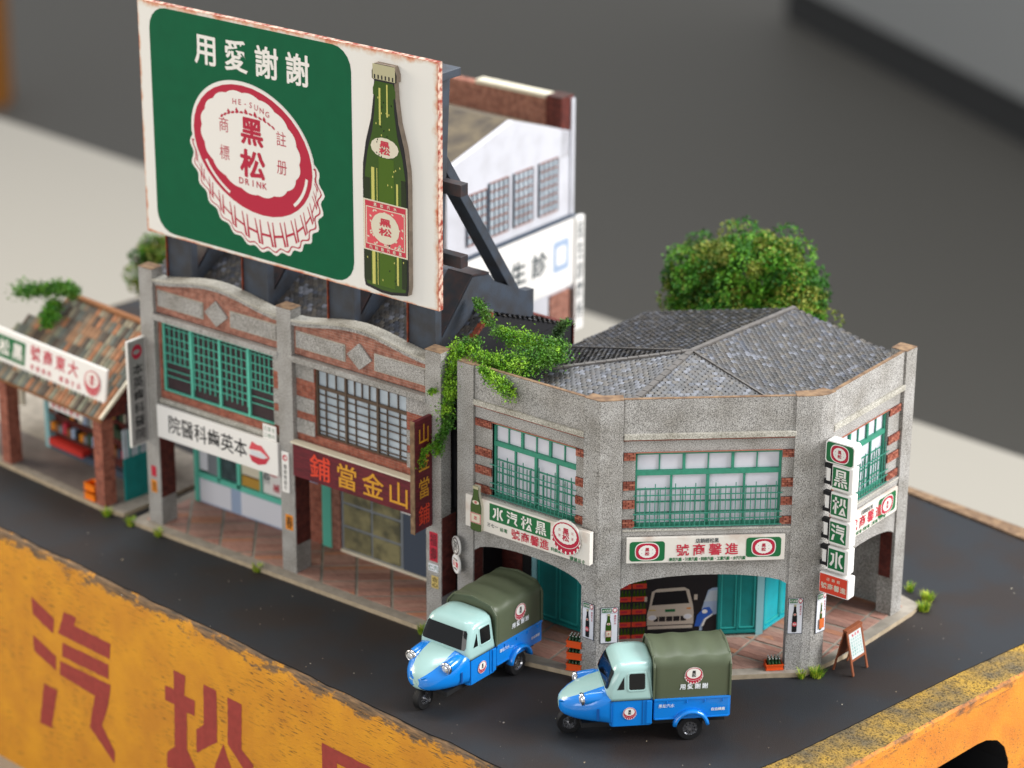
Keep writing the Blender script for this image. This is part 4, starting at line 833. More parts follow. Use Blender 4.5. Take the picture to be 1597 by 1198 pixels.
for k, x in enumerate((.72, 3.58, 6.68, 9.44)):
    q = MB(); q.box(x, x+.92, .46, .72, 7.3, 14.6, 'steel_blue'); q.build('post', bb, bevel=.02)
    q = MB(); q.box(x, x+.035, .40, .46, 7.3, 9.6, 'rust'); q.build('post_flange', bb)
    xc = x+.55
    q = MB(); q.beam((xc, 1.02, 15.1), (xc, .66, 9.4), .62, .34, 'steel_blue', (0, 1, 0)); q.build('raking_post', bb, bevel=.02)
    q = MB(); q.beam((xc, .62, 14.5), (xc, .40, 12.6), .50, .12, 'steel_dark', (0, 1, 0)); q.build('brace', bb)
    q = MB(); q.beam((xc, .85, 13.1), (xc, 4.62, 7.62), .46, .28, 'steel_blue', (0, 1, 0)); q.build('strut', bb, bevel=.02)
    q = MB(); q.M = Matrix.Rotation(R(90), 4, 'Z') @ Matrix.Identity(4); 
    pl = [(.40, 7.2), (.72, 8.1), (2.0, 9.42), (2.75, 9.28), (3.0, 9.0), (4.35, 8.35), (4.72, 8.30), (4.72, 7.55), (4.4, 7.5), (2.25, 8.5)]
    q.slab([(y, z) for y, z in pl], -(x+.90), -(x+.62), 'steel_blue'); q.M = I4; q.build('saddle_plate', bb)
    q = MB(); q.beam((x+.5, .74, 8.1), (x+.5, 2.02, 9.42), .8, .07, 'steel_dark'); q.beam((x+.5, 2.0, 9.43), (x+.5, 2.75, 9.30), .8, .07, 'steel_dark'); q.build('top_plate', bb)
q = MB(); q.box(.4, 10.62, .29, 1.22, 15.08, 15.30, 'steel_blue'); q.build('top_rail', bb, bevel=.02)
for z, xe in ((12.05, 11.0), (10.12, 11.0)):
    q = MB(); q.box(.3, xe, .72, 1.02, z, z+.32, 'steel_dark'); q.build('rail', bb, bevel=.01)
# ================================================================== SHOP SIGNS
def board_sign(name, label, F, u0, u1, z0, z1, th, m='white_paint', y=0, bevel=.012, group=None):
    t = thing(name, label, 'sign', F @ Matrix.Translation((u0, 0, z0)), group)
    q = MB(); q.box(u0, u1, y, y+th, z0, z1, m); q.build('board', t, F, bevel=bevel); return t
mat('sign_weathered', '#e2ddd5', .5, noise_amt=.55, nscale=1.1, col2='#b28d76', lo=.30, hi=.44, detail=8)
FCL = frame(0, 0)
t = board_sign('shop_sign', 'long white clinic sign with six black characters and red lips under the lattice window', FCL, .58, 5.2, 2.98, 3.98, .10, 'clean_white', -.10)
char_parts('院醫科齒英本', 1.0, 4.06, 3.50, .56, 'print_black', -.106, t, FCL, .008)
a = Art(-.104); lips(a, 4.52, 3.48, .78); a.build('lips_print', t, FCL)
t = board_sign('shop_sign', 'dark red wooden pawnshop board with four gold characters read from the right', FCL, 5.78, 10.36, 3.2, 4.16, .12, 'shop_red', -.12)
for ch, x, m in (('鋪', 6.77, 'orange_red'), ('當', 7.72, 'gold'), ('金', 8.65, 'gold'), ('山', 9.54, 'gold')):
    a = Art(-.128); a.char(ch, x, 3.68, .74, .72, m, 0, .012); a.build('character', t, FCL)
q = MB(); q.box(5.72, 10.40, -.14, .1, 4.16, 4.21, 'cream'); q.build('top_trim', t, FCL)
def blade(label, x, y0, y1, z0, z1, th, m, cat='sign'):
    """sign standing out from a pillar; face looks along +x"""
    F = frame(x, y0, 0, 90); t = thing('projecting_sign', label, cat, F @ Matrix.Translation((0, 0, z0)))
    q = MB(); q.box(0, y1-y0, 0, th, z0, z1, m); q.build('board', t, F, bevel=.01); return t, F
t, F = blade('tall grey vertical clinic sign at the far left pillar with lips above black characters', .14, -.70, 0.0, 2.70, 5.93, .09, 'print_white')
MATS['sign_grey'] = mat('sign_grey', '#9b9896', .6, noise_amt=.3, nscale=3)  # plain grey of the clinic sign
a = Art(-.004); a.rect(.03, .67, 2.74, 5.89, 'sign_grey', 0)
a.ell(.35, 5.55, .20, .22, 'print_red', 1); a.ell(.33, 5.55, .13, .07, 'sign_grey', 2); a.col('本英齒科醫院', .35, 5.22, 2.85, .40, 'print_black', 1, .01); a.build('lettering', t, F)
t, F = blade('tall dark red vertical sign with gold characters on the pillar beside the alley', 10.62, -.74, -.02, 3.05, 6.22, .12, 'shop_red')
a = Art(-.006)
for k, (ch, m) in enumerate((('山', 'gold'), ('金', 'gold'), ('當', 'gold'), ('鋪', 'orange_red'))): a.char(ch, .37, 5.80 - k*.77, .46, .58, m, 0, .01)
a.build('lettering', t, F)
q = MB(); q.box(-.03, 0, -.01, .13, 3.03, 6.24, 'cardboard'); q.build('edge_trim', t, F)
# left bay sign of the corner shop
FLs = frame(0, 0)
t = board_sign('shop_sign', 'white corner shop sign with green panel between a small bottle and a red bottle cap', FLs, 11.72, 15.74, 3.36, 4.27, .16, 'sign_weathered', -.0)
a = Art(-.003); a.rect(12.52, 14.50, 3.74, 4.22, 'sign_green', 0); a.build('green_panel', t, FLs)
for i, ch in enumerate('水汽松黑'):
    a = Art(-.006); u = 12.62 + i*.465; blk(a, ch, u, u+.36, 3.80, 4.16, 'print_white', 1); a.build('character', t, FLs)
char_parts('號商馨進', 13.22, 14.46, 3.56, .28, 'soft_red', -.006, t, FLs, .02)
a = Art(-.004); a.line('三七一', 12.44, 12.82, 3.60, .11, 'print_navy'); a.line('話電', 12.86, 13.12, 3.57, .11, 'sign_green'); a.line('料飲菓青', 14.52, 14.98, 3.50, .11, 'sign_green'); a.line('罐罐品食', 15.12, 15.62, 3.42, .11, 'sign_green'); a.build('lettering', t, FLs)
a = Art(-.05, .002); cap_logo(a, 15.03, 4.04, .42, 1, 1); a.build('cap_print', t, FLs)
q = MB(); q.slab([(15.03 + .43*math.cos(i/24*2*math.pi), 4.03 + .42*math.sin(i/24*2*math.pi)) for i in range(24)], -.045, -.0, 'print_white'); q.build('cap_disc', t, FLs)
q = MB(); q.slab([(12.14 + x*.36, 3.33 + y*1.30) for x, y in bottle_shape()], -.09, -.0, 'bottle_green', 'cream'); q.build('bottle_cutout', t, FLs)
a = Art(-.092, .002); bottle_art(a, 12.14, 3.34, .36, 1.28, detail=False); a.build('bottle_print', t, FLs)
def oval_sign(label, F, L_):
    t = board_sign('shop_sign', label, F, .12, L_-.18, 3.36, 4.07, .09, 'sign_weathered', -.10)
    a = Art(-.103); oval_logo(a, .20, 1.10, 3.42, 3.97); a.build('logo_print', t, F); a = Art(-.103); oval_logo(a, L_-1.18, L_-.28, 3.46, 4.01); a.build('logo_print', t, F)
    m0 = L_/2 - .02
    char_parts('號商馨進', m0-.82, m0+.86, 3.71, .33, 'soft_red', -.108, t, F, .018)
    a = Art(-.103); a.line('店銷經松黑', m0-.28, m0+.32, 3.96, .13, 'print_navy'); a.line('康花汽廠・汁果汽廠・料飲汽廠・工業汽廠・水汽汽廠', m0-.95, m0+1.02, 3.45, .105, 'sign_green', bold=.03); a.build('lettering', t, F)
oval_sign('wide white shop sign with two oval logos above the arch behind the side-on truck', FC, 4.37)
oval_sign('white shop sign with oval logos on the brightly lit right side of the corner shop', FR_, 3.56)
# stacked projecting sign on the right pillar
FP = frame(20.12, 4.02)
t = thing('projecting_sign', 'stacked white light boxes with green character panels and a red box at the bottom', 'sign', FP @ Matrix.Translation((0, 0, 2.4)))
q = MB(); q.slab([(.04, 6.08), (.78, 6.08), (.84, 6.14), (.84, 6.62), (.78, 6.68), (.04, 6.68), (0, 6.62), (0, 6.14)], 0, .34, 'clean_white'); q.build('logo_box', t, FP, bevel=.02)
a = Art(-.004, .003); oval_logo(a, .03, .81, 6.11, 6.65); a.build('logo_print', t, FP)
for i, ch in enumerate('黑松汽水'):
    z1 = 6.05 - i*.755; z0 = z1 - .70
    q = MB(); q.box(.20, .82, .02, .34, z0, z1, 'clean_white'); bx = q.build('character_box', t, FP, bevel=.035)
    a = Art(.016, .003); a.rect(.235, .715, z0+.08, z1-.06, 'sign_green', 0); blk(a, ch, .27, .68, z0+.13, z1-.11, 'print_white', 1); a.build('character', bx, FP)
    q = MB(); q.box(-.06, .20, .10, .24, z0+.08, z0+.19, 'near_black'); q.box(-.06, .20, .10, .24, z1-.17, z1-.07, 'near_black'); q.box(.15, .2, .06, .26, z0+.08, z1-.07, 'near_black'); q.box(.02, .13, .08, .26, z0+.19, z1-.17, 'clean_white'); q.build('bracket', t, FP)
q = MB(); q.box(.0, .88, -.0, .34, 2.42, 3.02, 'clean_white'); bx = q.build('red_box', t, FP, bevel=.04)
a = Art(-.004, .003); a.rect(.03, .84, 2.46, 2.98, 'orange_red', 0); a.line('店銷經', .2, .66, 2.86, .09, 'cream', 1); a.line('號商馨進', .06, .82, 2.66, .17, 'cream', 1, .02); a.build('lettering', bx, FP)
# posters on the pillars
def poster(F, u0, u1, z0, z1, kind, label, y=-.006, group=None):
    t = tag_o = None; a = Art(y, .003); W = u1-u0; Hh = z1-z0
    a.rect(u0-.02, u1+.02, z0-.02, z1+.02, 'steel_blue' if kind != 'plain' else 'paper', 0); a.rect(u0, u1, z0, z1, 'paper', 1)
    a.rect(u0+W*.04, u1-W*.36, z1-Hh*.13, z1-Hh*.01, 'sign_green', 2); a.line('水汽松黑', u0+W*.06, u1-W*.38, z1-Hh*.07, Hh*.07, 'print_white', 3)
    a.ell(u1-W*.17, z1-Hh*.07, W*.15, Hh*.07, 'print_red', 3); a.ell(u1-W*.17, z1-Hh*.065, W*.10, Hh*.045, 'print_white', 4)
    a.rect(u0, u1, z1-Hh*.155, z1-Hh*.148, 'steel_blue', 3)
    a.col('黑松汽水', u1-W*.14, z1-Hh*.2, z1-Hh*.48, W*.13, 'print_red', 3, .02)
    if kind == 'mug':
        bottle_art(a, u0+W*.5, z0+Hh*.04, W*.3, Hh*.72, 2, False, False); a.rect(u0+W*.25, u0+W*.8, z0+Hh*.1, z0+Hh*.36, 'gold_orange', 14)
    else: bottle_art(a, u0+W*.46, z0+Hh*.03, W*.36, Hh*.8, 2, kind == 'dark', False)
    o = a.build('poster', None, F); return tag(o, label, 'poster')
poster(frame(0, .205), 15.42, 15.76, 1.18, 2.18, 'dark', 'dark cola bottle poster on the left face of the pillar beside the crate stack')
poster(frame(15.85, .235, 0, 45), .10, .53, 1.10, 2.10, 'green', 'green bottle poster on the middle pillar facing the second truck')
poster(frame(19.49, 3.57, 0, 41), .04, .40, 1.20, 2.20, 'dark', 'dark cola bottle poster on the rounded pillar behind the menu board')
poster(frame(20.03, 4.12, 0, 77), .02, .34, 1.15, 2.25, 'mug', 'narrow bright poster with a bottle and mug on the sunlit side of the rounded pillar')
def sticker(name, F, u0, u1, z0, z1, m, label, txt='', ink='print_black', y=-.006, vertical=True, bold=.01):
    a = Art(y, .003); a.rect(u0, u1, z0, z1, m, 0); W = u1-u0
    if txt:
        if vertical: a.col(txt, (u0+u1)/2, z1-.02, z0+.02, W*.8, ink, 1, bold)
        else: a.line(txt, u0, u1, (z0+z1)/2, (z1-z0)*.7, ink, 1, bold)
    o = a.build(name, None, F); return tag(o, label, 'notice')
sticker('notice', FCL, .16, .36, 1.62, 1.95, 'poster_red', 'small plain red paper on the far left granite pillar', '')
sticker('notice', FCL, .14, .36, 1.12, 1.50, 'poster_orange', 'small orange paper with dark marks low on the far left granite pillar', '吉', 'print_black')
sticker('notice', FCL, 5.34, 5.62, 1.42, 1.88, 'poster_orange', 'orange paper with dark marks on the pillar between clinic and pawnshop', '春', 'print_black')
sticker('notice', FCL, 10.50, 10.78, 1.98, 2.84, 'poster_red', 'tall red paper couplet on the pillar below the red vertical sign', '福壽', 'shop_red')
sticker('notice', FCL, 10.46, 10.80, 1.68, 1.90, 'paper', 'torn white scrap between red couplet and yellow notice', '仁汽', 'sign_green', vertical=False)
sticker('notice', FCL, 10.56, 10.80, 1.20, 1.56, 'poster_yellow', 'small yellow notice lowest on the pillar behind the first truck', '合心', 'print_black')
t = tag(MB().box(5.28, 5.56, -.05, -.004, 2.55, 3.78, 'clean_white').build('nameplate', None, FCL, bevel=.03), 'narrow white vertical nameplate with red spiral on the pillar between clinic and pawnshop', 'sign')
a = Art(-.054, .003); a.ell(5.42, 3.60, .09, .09, 'soft_red', 0); a.ell(5.44, 3.60, .045, .045, 'clean_white', 1); a.col('鐘錶眼鏡行', 5.42, 3.42, 2.62, .12, 'print_black', 0, .0); a.build('lettering', t, FCL)
t = tag(MB().box(4.60, 5.10, -.03, -.0, 3.98, 4.42, 'clean_white').build('nameplate', None, FCL, bevel=.02), 'small square white plate with green writing above the clinic sign', 'sign')
a = Art(-.034, .003); a.line('三五七', 4.63, 5.07, 4.30, .12, 'sign_green', 0); a.line('二四六', 4.63, 5.07, 4.10, .12, 'sign_green', 0); a.build('lettering', t, FCL)
for z, m, txt, lab in ((2.66, 'dark_plum', '菸', 'upper round sign with dark ring on the granite pillar beside the alley'), (2.14, 'paper', '公賣', 'lower round white sign with red writing on the granite pillar beside the alley')):
    F = frame(11.30, .10, 0, -28); q = MB(); q.slab([(.14+.24*math.cos(i/20*2*math.pi), z+.27*math.sin(i/20*2*math.pi)) for i in range(20)], -.05, 0, 'clean_white'); t = tag(q.build('round_sign', None, F), lab, 'sign')
    a = Art(-.053, .003); a.ell(.14, z, .215, .245, m, 0); a.ell(.14, z, .17, .20, 'clean_white', 1)
    if txt == '菸': a.char(txt, .14, z, .26, .3, 'print_black', 2, .02)
    else: a.line(txt, -.04, .32, z, .16, 'soft_red', 2, .03); a.rect(.02, .26, z+.11, z+.15, 'print_black', 2); a.rect(.04, .24, z-.16, z-.12, 'print_black', 2)
    a.build('print', t, F)
F = frame(10.93, 1.3, 0, 90)
sticker('wall_notice', frame(11.22, .9, 0, 0), -.02, .26, 3.1, 3.6, 'shop_red', 'red notice deep in the alley on the dark boards', '酒', 'cream', y=0)
sticker('wall_notice', frame(11.1, 1.0, 0, 0), -.1, .26, 2.0, 2.9, 'goods_b', 'grey notice with pale writing deep in the alley', '四海', 'cream', y=0)
# ================================================================== LEFT STORE
st = thing('corner_store', 'small one-storey general store with rusty striped tile roof at the far left edge', 'building', FS @ Matrix.Translation((-2.5, .8, .13)))
def sbox(name, x0, x1, y0, y1, z0, z1, m): q = MB(); q.box(x0, x1, y0, y1, z0, z1, m); return q.build(name, st, FS)
for x in (-.50, -5.02): sbox('pillar', x, x+.40, .06, .5, .13, 2.9, 'brick')
sbox('back_wall', -5.0, .1, 1.95, 2.1, .13, 3.9, 'brick_dark'); sbox('side_wall', -.02, .1, .9, 1.95, 2.4, 3.2, 'dark_plum')
sbox('door_panel', -.04, .02, .75, 1.93, .14, 1.5, 'teal'); sbox('window_panel', -.04, .02, .75, 1.93, 1.5, 2.4, 'pane_blue'); 
for y in (.95, 1.3, 1.65): sbox('glazing_bar', -.02, .04, y, y+.05, 1.5, 2.4, 'teal')
sbox('frame_post', -5.0, -4.82, 1.70, 1.95, .13, 3.2, 'teal_light'); sbox('frame_post', -.62, -.52, 1.78, 1.95, .13, 3.2, 'poster_yellow')
sbox('display_plinth', -4.75, -3.1, 1.62, 1.92, .30, .50, 'red_bench'); sbox('plinth', -4.75, -.6, 1.7, 1.95, .13, .34, 'goods_b')
rg = random.Random(8)
for r in range(3):
    sbox('shelf', -4.8, -.65, 1.70, 1.94, .72+r*.62, .76+r*.62, 'brick_dark')
    for k in range(20):
        x = -4.75 + k*.2; sbox('goods', x, x+.14, 1.74, 1.88, .76+r*.62, .76+r*.62+rg.uniform(.2, .42), rg.choice(['goods_a', 'goods_b', 'goods_c', 'goods_d', 'goods_e', 'cream', 'poster_orange', 'sky_print', 'soft_red', 'near_black']))
sbox('hanging_panel', -6.2, -4.4, .5, .6, 2.0, 2.7, 'cream')
zr = lambda y: 3.06 + (y+.05)*.80
q = MB(); q.add([(-6.9, -.08, 3.0), (.10, -.08, 3.0), (.10, 2.45, zr(2.45)-.06), (-4.3, 2.45, zr(2.45)-.06), (.10, 4.4, 3.2), (-6.9, 4.4, 3.2), (-6.9, -.08, 2.9), (.10, -.08, 2.9)], [(0,1,2,3),(3,2,4,5),(6,7,1,0),(5,0,3)], 'goods_a'); so = q.build('roof', st, FS)
q = MB(); q.add([(.0, .0, 2.9), (.0, 4.3, 3.0), (.0, 2.45, zr(2.45)-.1)], [(0, 1, 2)], 'brick_dark'); q.build('gable', st, FS)
MP = {}
for c in range(38):
    x = .05 - c*.19
    for r in range(9):
        y0 = -.12 + r*.287; k = rg.randrange(8)
        if x < -4.25 - (8.6-r)*.30: continue
        if (k, 0) not in MP:
            p = MB(); L_ = .30*math.sqrt(1+.64); s_ = [(-.09, 0), (-.05, .045), (0, .06), (.05, .045), (.09, 0)]
            p.loft([[(u, 0, v) for u, v in s_], [(u, L_, v+.01) for u, v in s_]], 'store_tile_%d' % k, cap=True, closed=False); MP[(k, 0)] = p.build('tile', mesh_only=True)
        M = FS @ Matrix.Translation((x, y0, zr(y0)+(r % 2)*.012)) @ Matrix.Rotation(math.atan(.80), 4, 'X')
        link('tile', MP[(k, 0)], so, M)
q = MB(); q.beam((-4.3, 2.45, zr(2.45)+.03), (.12, 2.45, zr(2.45)+.03), .2, .1, 'goods_a'); q.build('ridge_cap', so, FS)
q = MB(); q.beam((.12, -.12, 3.05), (.12, 2.45, zr(2.45)+.05), .08, .09, 'cream'); q.build('verge_trim', so, FS)
FSS = FS @ Matrix.Translation((-.0, -.22, 0)) @ Matrix.Rotation(R(-8), 4, 'X')
t = thing('shop_sign', 'white sign with red characters, green panel and cap logo on the striped tile roof', 'sign', FSS @ Matrix.Translation((-3, 0, 3.3)))
q = MB(); q.box(-8.2, -.12, -.0, .1, 3.36, 4.42, 'clean_white'); q.build('board', t, FSS, bevel=.04)
a = Art(-.004); a.rect(-6.6, -3.90, 3.52, 4.22, 'sign_green', 0); a.line('水汽松黑', -6.5, -3.95, 3.87, .5, 'print_white', 1, .03); a.build('green_panel', t, FSS)
char_parts('號商東大', -3.72, -1.35, 4.05, .46, 'soft_red', -.006, t, FSS, .02)
a = Art(-.004); a.line('青菓飲料 罐頭食品', -3.68, -1.2, 3.60, .17, 'soft_red', 1); cap_logo(a, -.72, 3.93, .36, 1, 1, red='soft_red'); a.build('lettering', t, FSS)
t = tag(MB().box(-2.6, -1.0, .25, .30, 2.42, 2.72, 'clean_white').build('hanging_sign', None, FS @ Matrix.Translation((-.2, 0, .08))), 'small white sign hanging beneath the eave of the far left store', 'sign')
a = Art(.246); a.line('香菸檳榔冰', -2.5, -1.1, 2.57, .2, 'soft_red', 1); a.build('lettering', t, FS @ Matrix.Translation((-.2, 0, .08)))
# white gabled building behind
wb = thing('white_gabled_house', 'tall white plastered gable house with barred windows and brick parapet behind the billboard', 'building', frame(1, 11, 0))
def wbox(name, x0, x1, y0, y1, z0, z1, m): q = MB(); q.box(x0, x1, y0, y1, z0, z1, m); return q.build(name, wb)
q = MB(); q.M = Matrix.Rotation(R(90), 4, 'Z'); q.slab([(7.6, 0), (13.7, 0), (13.7, 9.66), (10.75, 10.65), (7.6, 9.85)], -5.0, -4.8, 'stucco_white'); q.M = I4; q.build('gable_wall', wb)
wbox('rear_wall', -3, 4.8, 7.6, 7.8, 0, 9.8, 'brick_dark')
q = MB(); q.add([(-3, 7.5, 9.75), (4.9, 7.5, 9.78), (4.9, 10.75, 10.62), (-3, 10.75, 10.62), (4.9, 13.6, 9.7), (-3, 13.6, 9.7)], [(0,1,2,3),(3,2,4,5)], 'old_roof'); q.build('roof', wb)
wbox('brick_parapet', -3, 4.4, 13.3, 13.6, 9.0, 10.66, 'brick_pale'); wbox('parapet_cap', 1.6, 4.4, 13.25, 13.65, 10.66, 10.78, 'cream'); wbox('parapet_pier', 4.4, 5.0, 13.15, 13.75, 8.9, 10.8, 'brick_dark'); wbox('corner_pillar', 5.0, 5.06, 13.6, 13.76, 0, 10.7, 'stucco_white')
for y0 in (8.5, 9.55, 10.75, 12.0):
    z0, z1 = 7.35, 9.02 if y0 > 9 else 8.9
    q = MB(); q.box(5.0, 5.05, y0, y0+.9, z0, z1, 'pane_blue'); 
    for k in range(5): q.box(5.05, 5.08, y0+.9*k/4-.02, y0+.9*k/4+.02, z0, z1, 'goods_b')
    for k in range(7): q.box(5.05, 5.08, y0, y0+.9, z0+(z1-z0)*k/6-.02, z0+(z1-z0)*k/6+.02, 'wood_brown')
    q.build('window', wb)
wbox('ledge', 5.0, 5.1, 7.6, 13.8, 6.92, 7.02, 'goods_b'); wbox('brick_panel', 5.0, 5.06, 12.6, 13.75, 3.0, 4.6, 'brick_pale')
FW = frame(5.12, 7.7, 0, 90)
t = thing('shop_sign', 'large blurred white sign with dark and blue characters on the white gabled house', 'sign', FW @ Matrix.Translation((0, 0, 4.7)))
q = MB(); q.box(0, 6.1, 0, .1, 4.75, 6.90, 'clean_white'); q.build('board', t, FW)
a = Art(-.004); a.line('民生診', 1.6, 4.75, 5.85, .75, 'print_navy', 1, .02); a.rrect(4.95, 5.75, 5.35, 6.35, .1, 'sky_print', 0); a.rrect(5.1, 5.6, 5.55, 6.15, .1, 'clean_white', 1); a.build('lettering', t, FW)
F = frame(5.10, 13.72, 0, 90)
t = thing('projecting_sign', 'narrow tall white sign with dark characters at the right corner of the white house', 'sign', F @ Matrix.Translation((0, 0, 3.3)))
q = MB(); q.box(0, .42, -.1, .05, 3.2, 6.9, 'clean_white'); q.build('board', t, F)
a = Art(-.104); a.col('民生診療所', .21, 6.8, 3.5, .3, 'print_navy', 1, .01); a.build('lettering', t, F)
# ================================================================== TRUCKS
def rring(s0, s1, w_, z, r, n=6):
    """rounded rectangle ring in plan (x from s0 to s1, half width w_)"""
    o = []
    for cx, cy, a0 in ((s1-r, -w_+r, -90), (s1-r, w_-r, 0), (s0+r, w_-r, 90), (s0+r, -w_+r, 180)):
        for k in range(n): t = R(a0+90*k/(n-1)); o.append((cx+r*math.cos(t), cy+r*math.sin(t), z))
    return o
def make_truck(F, label):
    t = thing('three_wheeled_truck', label, 'truck', F, 'blue and pale mint three-wheeled toy trucks with olive canopies')
    def sect(x, w_, z0, z1, p, n=28):
        o = []
        for i in range(n):
            a_ = 2*math.pi*(i+.5)/n; c, s_ = math.cos(a_), math.sin(a_)
            o.append((x, w_*math.copysign(abs(c)**(2/p), c), (z0+z1)/2 + (z1-z0)/2*math.copysign(abs(s_)**(2/p), s_)))
        ys = min(.40, .58*w_)
        for i, k in ((4, 1.3), (5, 1), (6, .33), (7, -.33), (8, -1), (9, -1.3)):
            y = ys*k; hz = (z1-z0)/2*(1-(abs(y)/w_)**p)**(1/p); o[27-i] = (x, y, (z0+z1)/2 - hz); o[i] = (x, y, (z0+z1)/2 + (z1-z0)/2*(1-(abs(y)/w_)**p)**(1/p))
        return o
    st_ = [(-3.20, .10, .74, .96, 2.2), (-3.17, .24, .66, 1.03, 2.3), (-3.08, .38, .60, 1.10, 2.4), (-2.92, .53, .56, 1.19, 2.6), (-2.70, .66, .53, 1.29, 2.8), (-2.45, .755, .51, 1.37, 3.1), (-2.2, .795, .50, 1.44, 3.6), (-2.02, .80, .50, 1.47, 5), (-1.98, .80, .50, 1.30, 9)]
    rings = [sect(*s_) for s_ in st_]
    hoodm = lambda i, j: 'truck_pale' if j in (5, 6, 7) or (i < 2 and j in (19, 20, 21)) or (i == 0 and j == 0) else 'truck_blue'
    q = MB(); q.loft(rings, hoodm); q.build('bonnet', t, F, smooth=True)
    q = MB(); rg_ = [rring(-2.02, -.95, .80, z, .10) for z in (.50, .54, 1.0, 1.225)]; q.loft(rg_, 'truck_blue'); q.build('door_panel', t, F, smooth=False, bevel=.02)
    cabr = [(-2.06, -.94, .805, 1.225, .12), (-2.10, -.94, .805, 1.30, .14), (-2.13, -.94, .79, 1.46, .18), (-2.03, -.94, .755, 1.76, .2), (-1.93, -.93, .72, 1.98, .22), (-1.87, -.93, .69, 2.06, .24), (-1.76, -.95, .60, 2.125, .26), (-1.60, -1.0, .42, 2.155, .26)]
    q = MB(); q.loft([rring(*(c[0], c[1], c[2], c[3], c[4])) for c in cabr], 'truck_pale'); q.build('cab', t, F, smooth=True)
    # front windscreen: curved dark panel on the leaning front
    q = MB(); rows = []
    def cabat(z):
        for a, b_ in zip(cabr, cabr[1:]):
            if a[3] <= z <= b_[3]: f = (z-a[3])/(b_[3]-a[3]); return [a[i]+(b_[i]-a[i])*f for i in (0, 2, 4)]
    for k in range(9):
        z = 1.51 + .46*k/8; s0, w_, r_ = cabat(z); r0 = []; lim = w_-r_*.38
        if k in (0, 8): lim -= .03
        for i in range(21):
            y = -lim + 2*lim*i/20; e = max(0, abs(y)-(w_-r_)); r0.append((s0 + r_ - math.sqrt(max(0, r_*r_-e*e)) - .016, y, z))
        rows.append(r0)
    q.loft(rows, 'truck_glass', cap=False, closed=False); q.build('windscreen', t, F, smooth=True)
    for sy in (-1, 1):
        yv = lambda z: sy*(.80 - (z-1.30)*.125 + .012)
        def pan(pts, m, nm, off=0.): 
            q = MB(); a_ = [(x, yv(z)+sy*off, z) for x, z in pts]
            if sy > 0: a_.reverse()
            q.poly(a_, m); return q.build(nm, t, F)
        def rrp(x0, x1, z0, z1, r):
            o = []
            for cx, cz, a0 in ((x1-r, z0+r, -90), (x1-r, z1-r, 0), (x0+r, z1-r, 90), (x0+r, z0+r, 180)):
                for k in range(4): a_ = R(a0+30*k); o.append((cx+r*math.cos(a_), cz+r*math.sin(a_)))
            return o
        pan(rrp(-1.56, -1.16, 1.50, 1.92, .05), 'truck_glass', 'side_window', .006)
        pan([(-1.86, 1.52), (-1.68, 1.52), (-1.68, 1.86)], 'truck_glass', 'quarter_window', .006)
        # raised frame round the window
        q = MB(); o_ = rrp(-1.62, -1.10, 1.44, 1.97, .08); i_ = rrp(-1.56, -1.16, 1.50, 1.92, .05); n_ = len(o_)
        q.add([(x, yv(z)-sy*.005, z) for x, z in o_] + [(x, yv(z)+sy*.022, z) for x, z in [( .5*(a[0]+b_[0]), .5*(a[1]+b_[1])) for a, b_ in zip(o_, i_)]] + [(x, yv(z)+sy*.004, z) for x, z in i_], [tuple(k) if sy < 0 else tuple(k)[::-1] for g_ in (0, 1) for k in [(g_*n_+i, g_*n_+(i+1) % n_, (g_+1)*n_+(i+1) % n_, (g_+1)*n_+i) for i in range(n_)]], 'truck_pale'); q.build('window_frame', t, F, smooth=True)
        # headlamp pod
        q = MB(); q.M = Matrix.Translation((-2.66, sy*.57, 1.20)) @ Matrix.Rotation(R(90), 4, 'Y') @ Matrix.Rotation(R(-8), 4, 'Y')
        q.lathe([(.02, -.02), (.14, -.01), (.155, .05), (.16, .2), (.155, .45), (.10, .62), (.02, .66)], 'truck_blue', 20); q.build('headlamp_pod', t, F, smooth=True)
        q = MB(); q.M = Matrix.Translation((-2.70, sy*.57, 1.205)) @ Matrix.Rotation(R(-98), 4, 'Y')
        q.lathe([(.158, -.06), (.172, -.02), (.165, .03), (.13, .045), (.125, .02)], 'chrome', 24); hl = q.build('headlamp', t, F, smooth=True)
        q = MB(); q.M = Matrix.Translation((-2.70, sy*.57, 1.205)) @ Matrix.Rotation(R(-98), 4, 'Y')
        q.lathe([(.125, .015), (.10, .05), (.06, .07), (.01, .075)], 'lamp_glass', 20); q.build('lens', hl, F, smooth=True)
        q = MB(); q.box(-2.005, -1.995, sy*.80, sy*.812, .52, 1.22, 'seam'); q.box(-1.02, -1.01, sy*.80, sy*.812, .52, 1.24, 'seam'); q.box(-2.03, -.94, sy*.80, sy*.815, 1.218, 1.228, 'near_black'); q.box(-1.22, -1.21, sy*.80, sy*.812, .54, 1.2, 'seam'); q.build('door_seam', t, F)
        q = MB(); q.box(-1.12, -.98, sy*.80, sy*.835, .56, 1.2, 'truck_blue'); q.build('hinge_strip', t, F, bevel=.015)
        q = MB(); q.box(-2.36, -2.30, sy*.785, sy*.80, .72, 1.02, 'seam'); q.build('side_vent', t, F)
        # rear mudguard arch
        q = MB(); rs = []
        for k in range(13):
            a_ = R(8+164*k/12); c, s_ = math.cos(a_), math.sin(a_)
            rs.append([(c*r_, sy*(y_), .42 + s_*r_*1.02) for r_, y_ in ((.46, .74), (.47, .90), (.43, .945), (.38, .93), (.37, .74))])
        q.loft(rs, 'truck_blue'); q.build('mudguard', t, F, smooth=True)
    # cargo bed
    q = MB(); q.box(-.93, .97, -.80, .80, .62, 1.20, 'truck_blue'); q.build('cargo_bed', t, F, bevel=.025)
    q = MB()
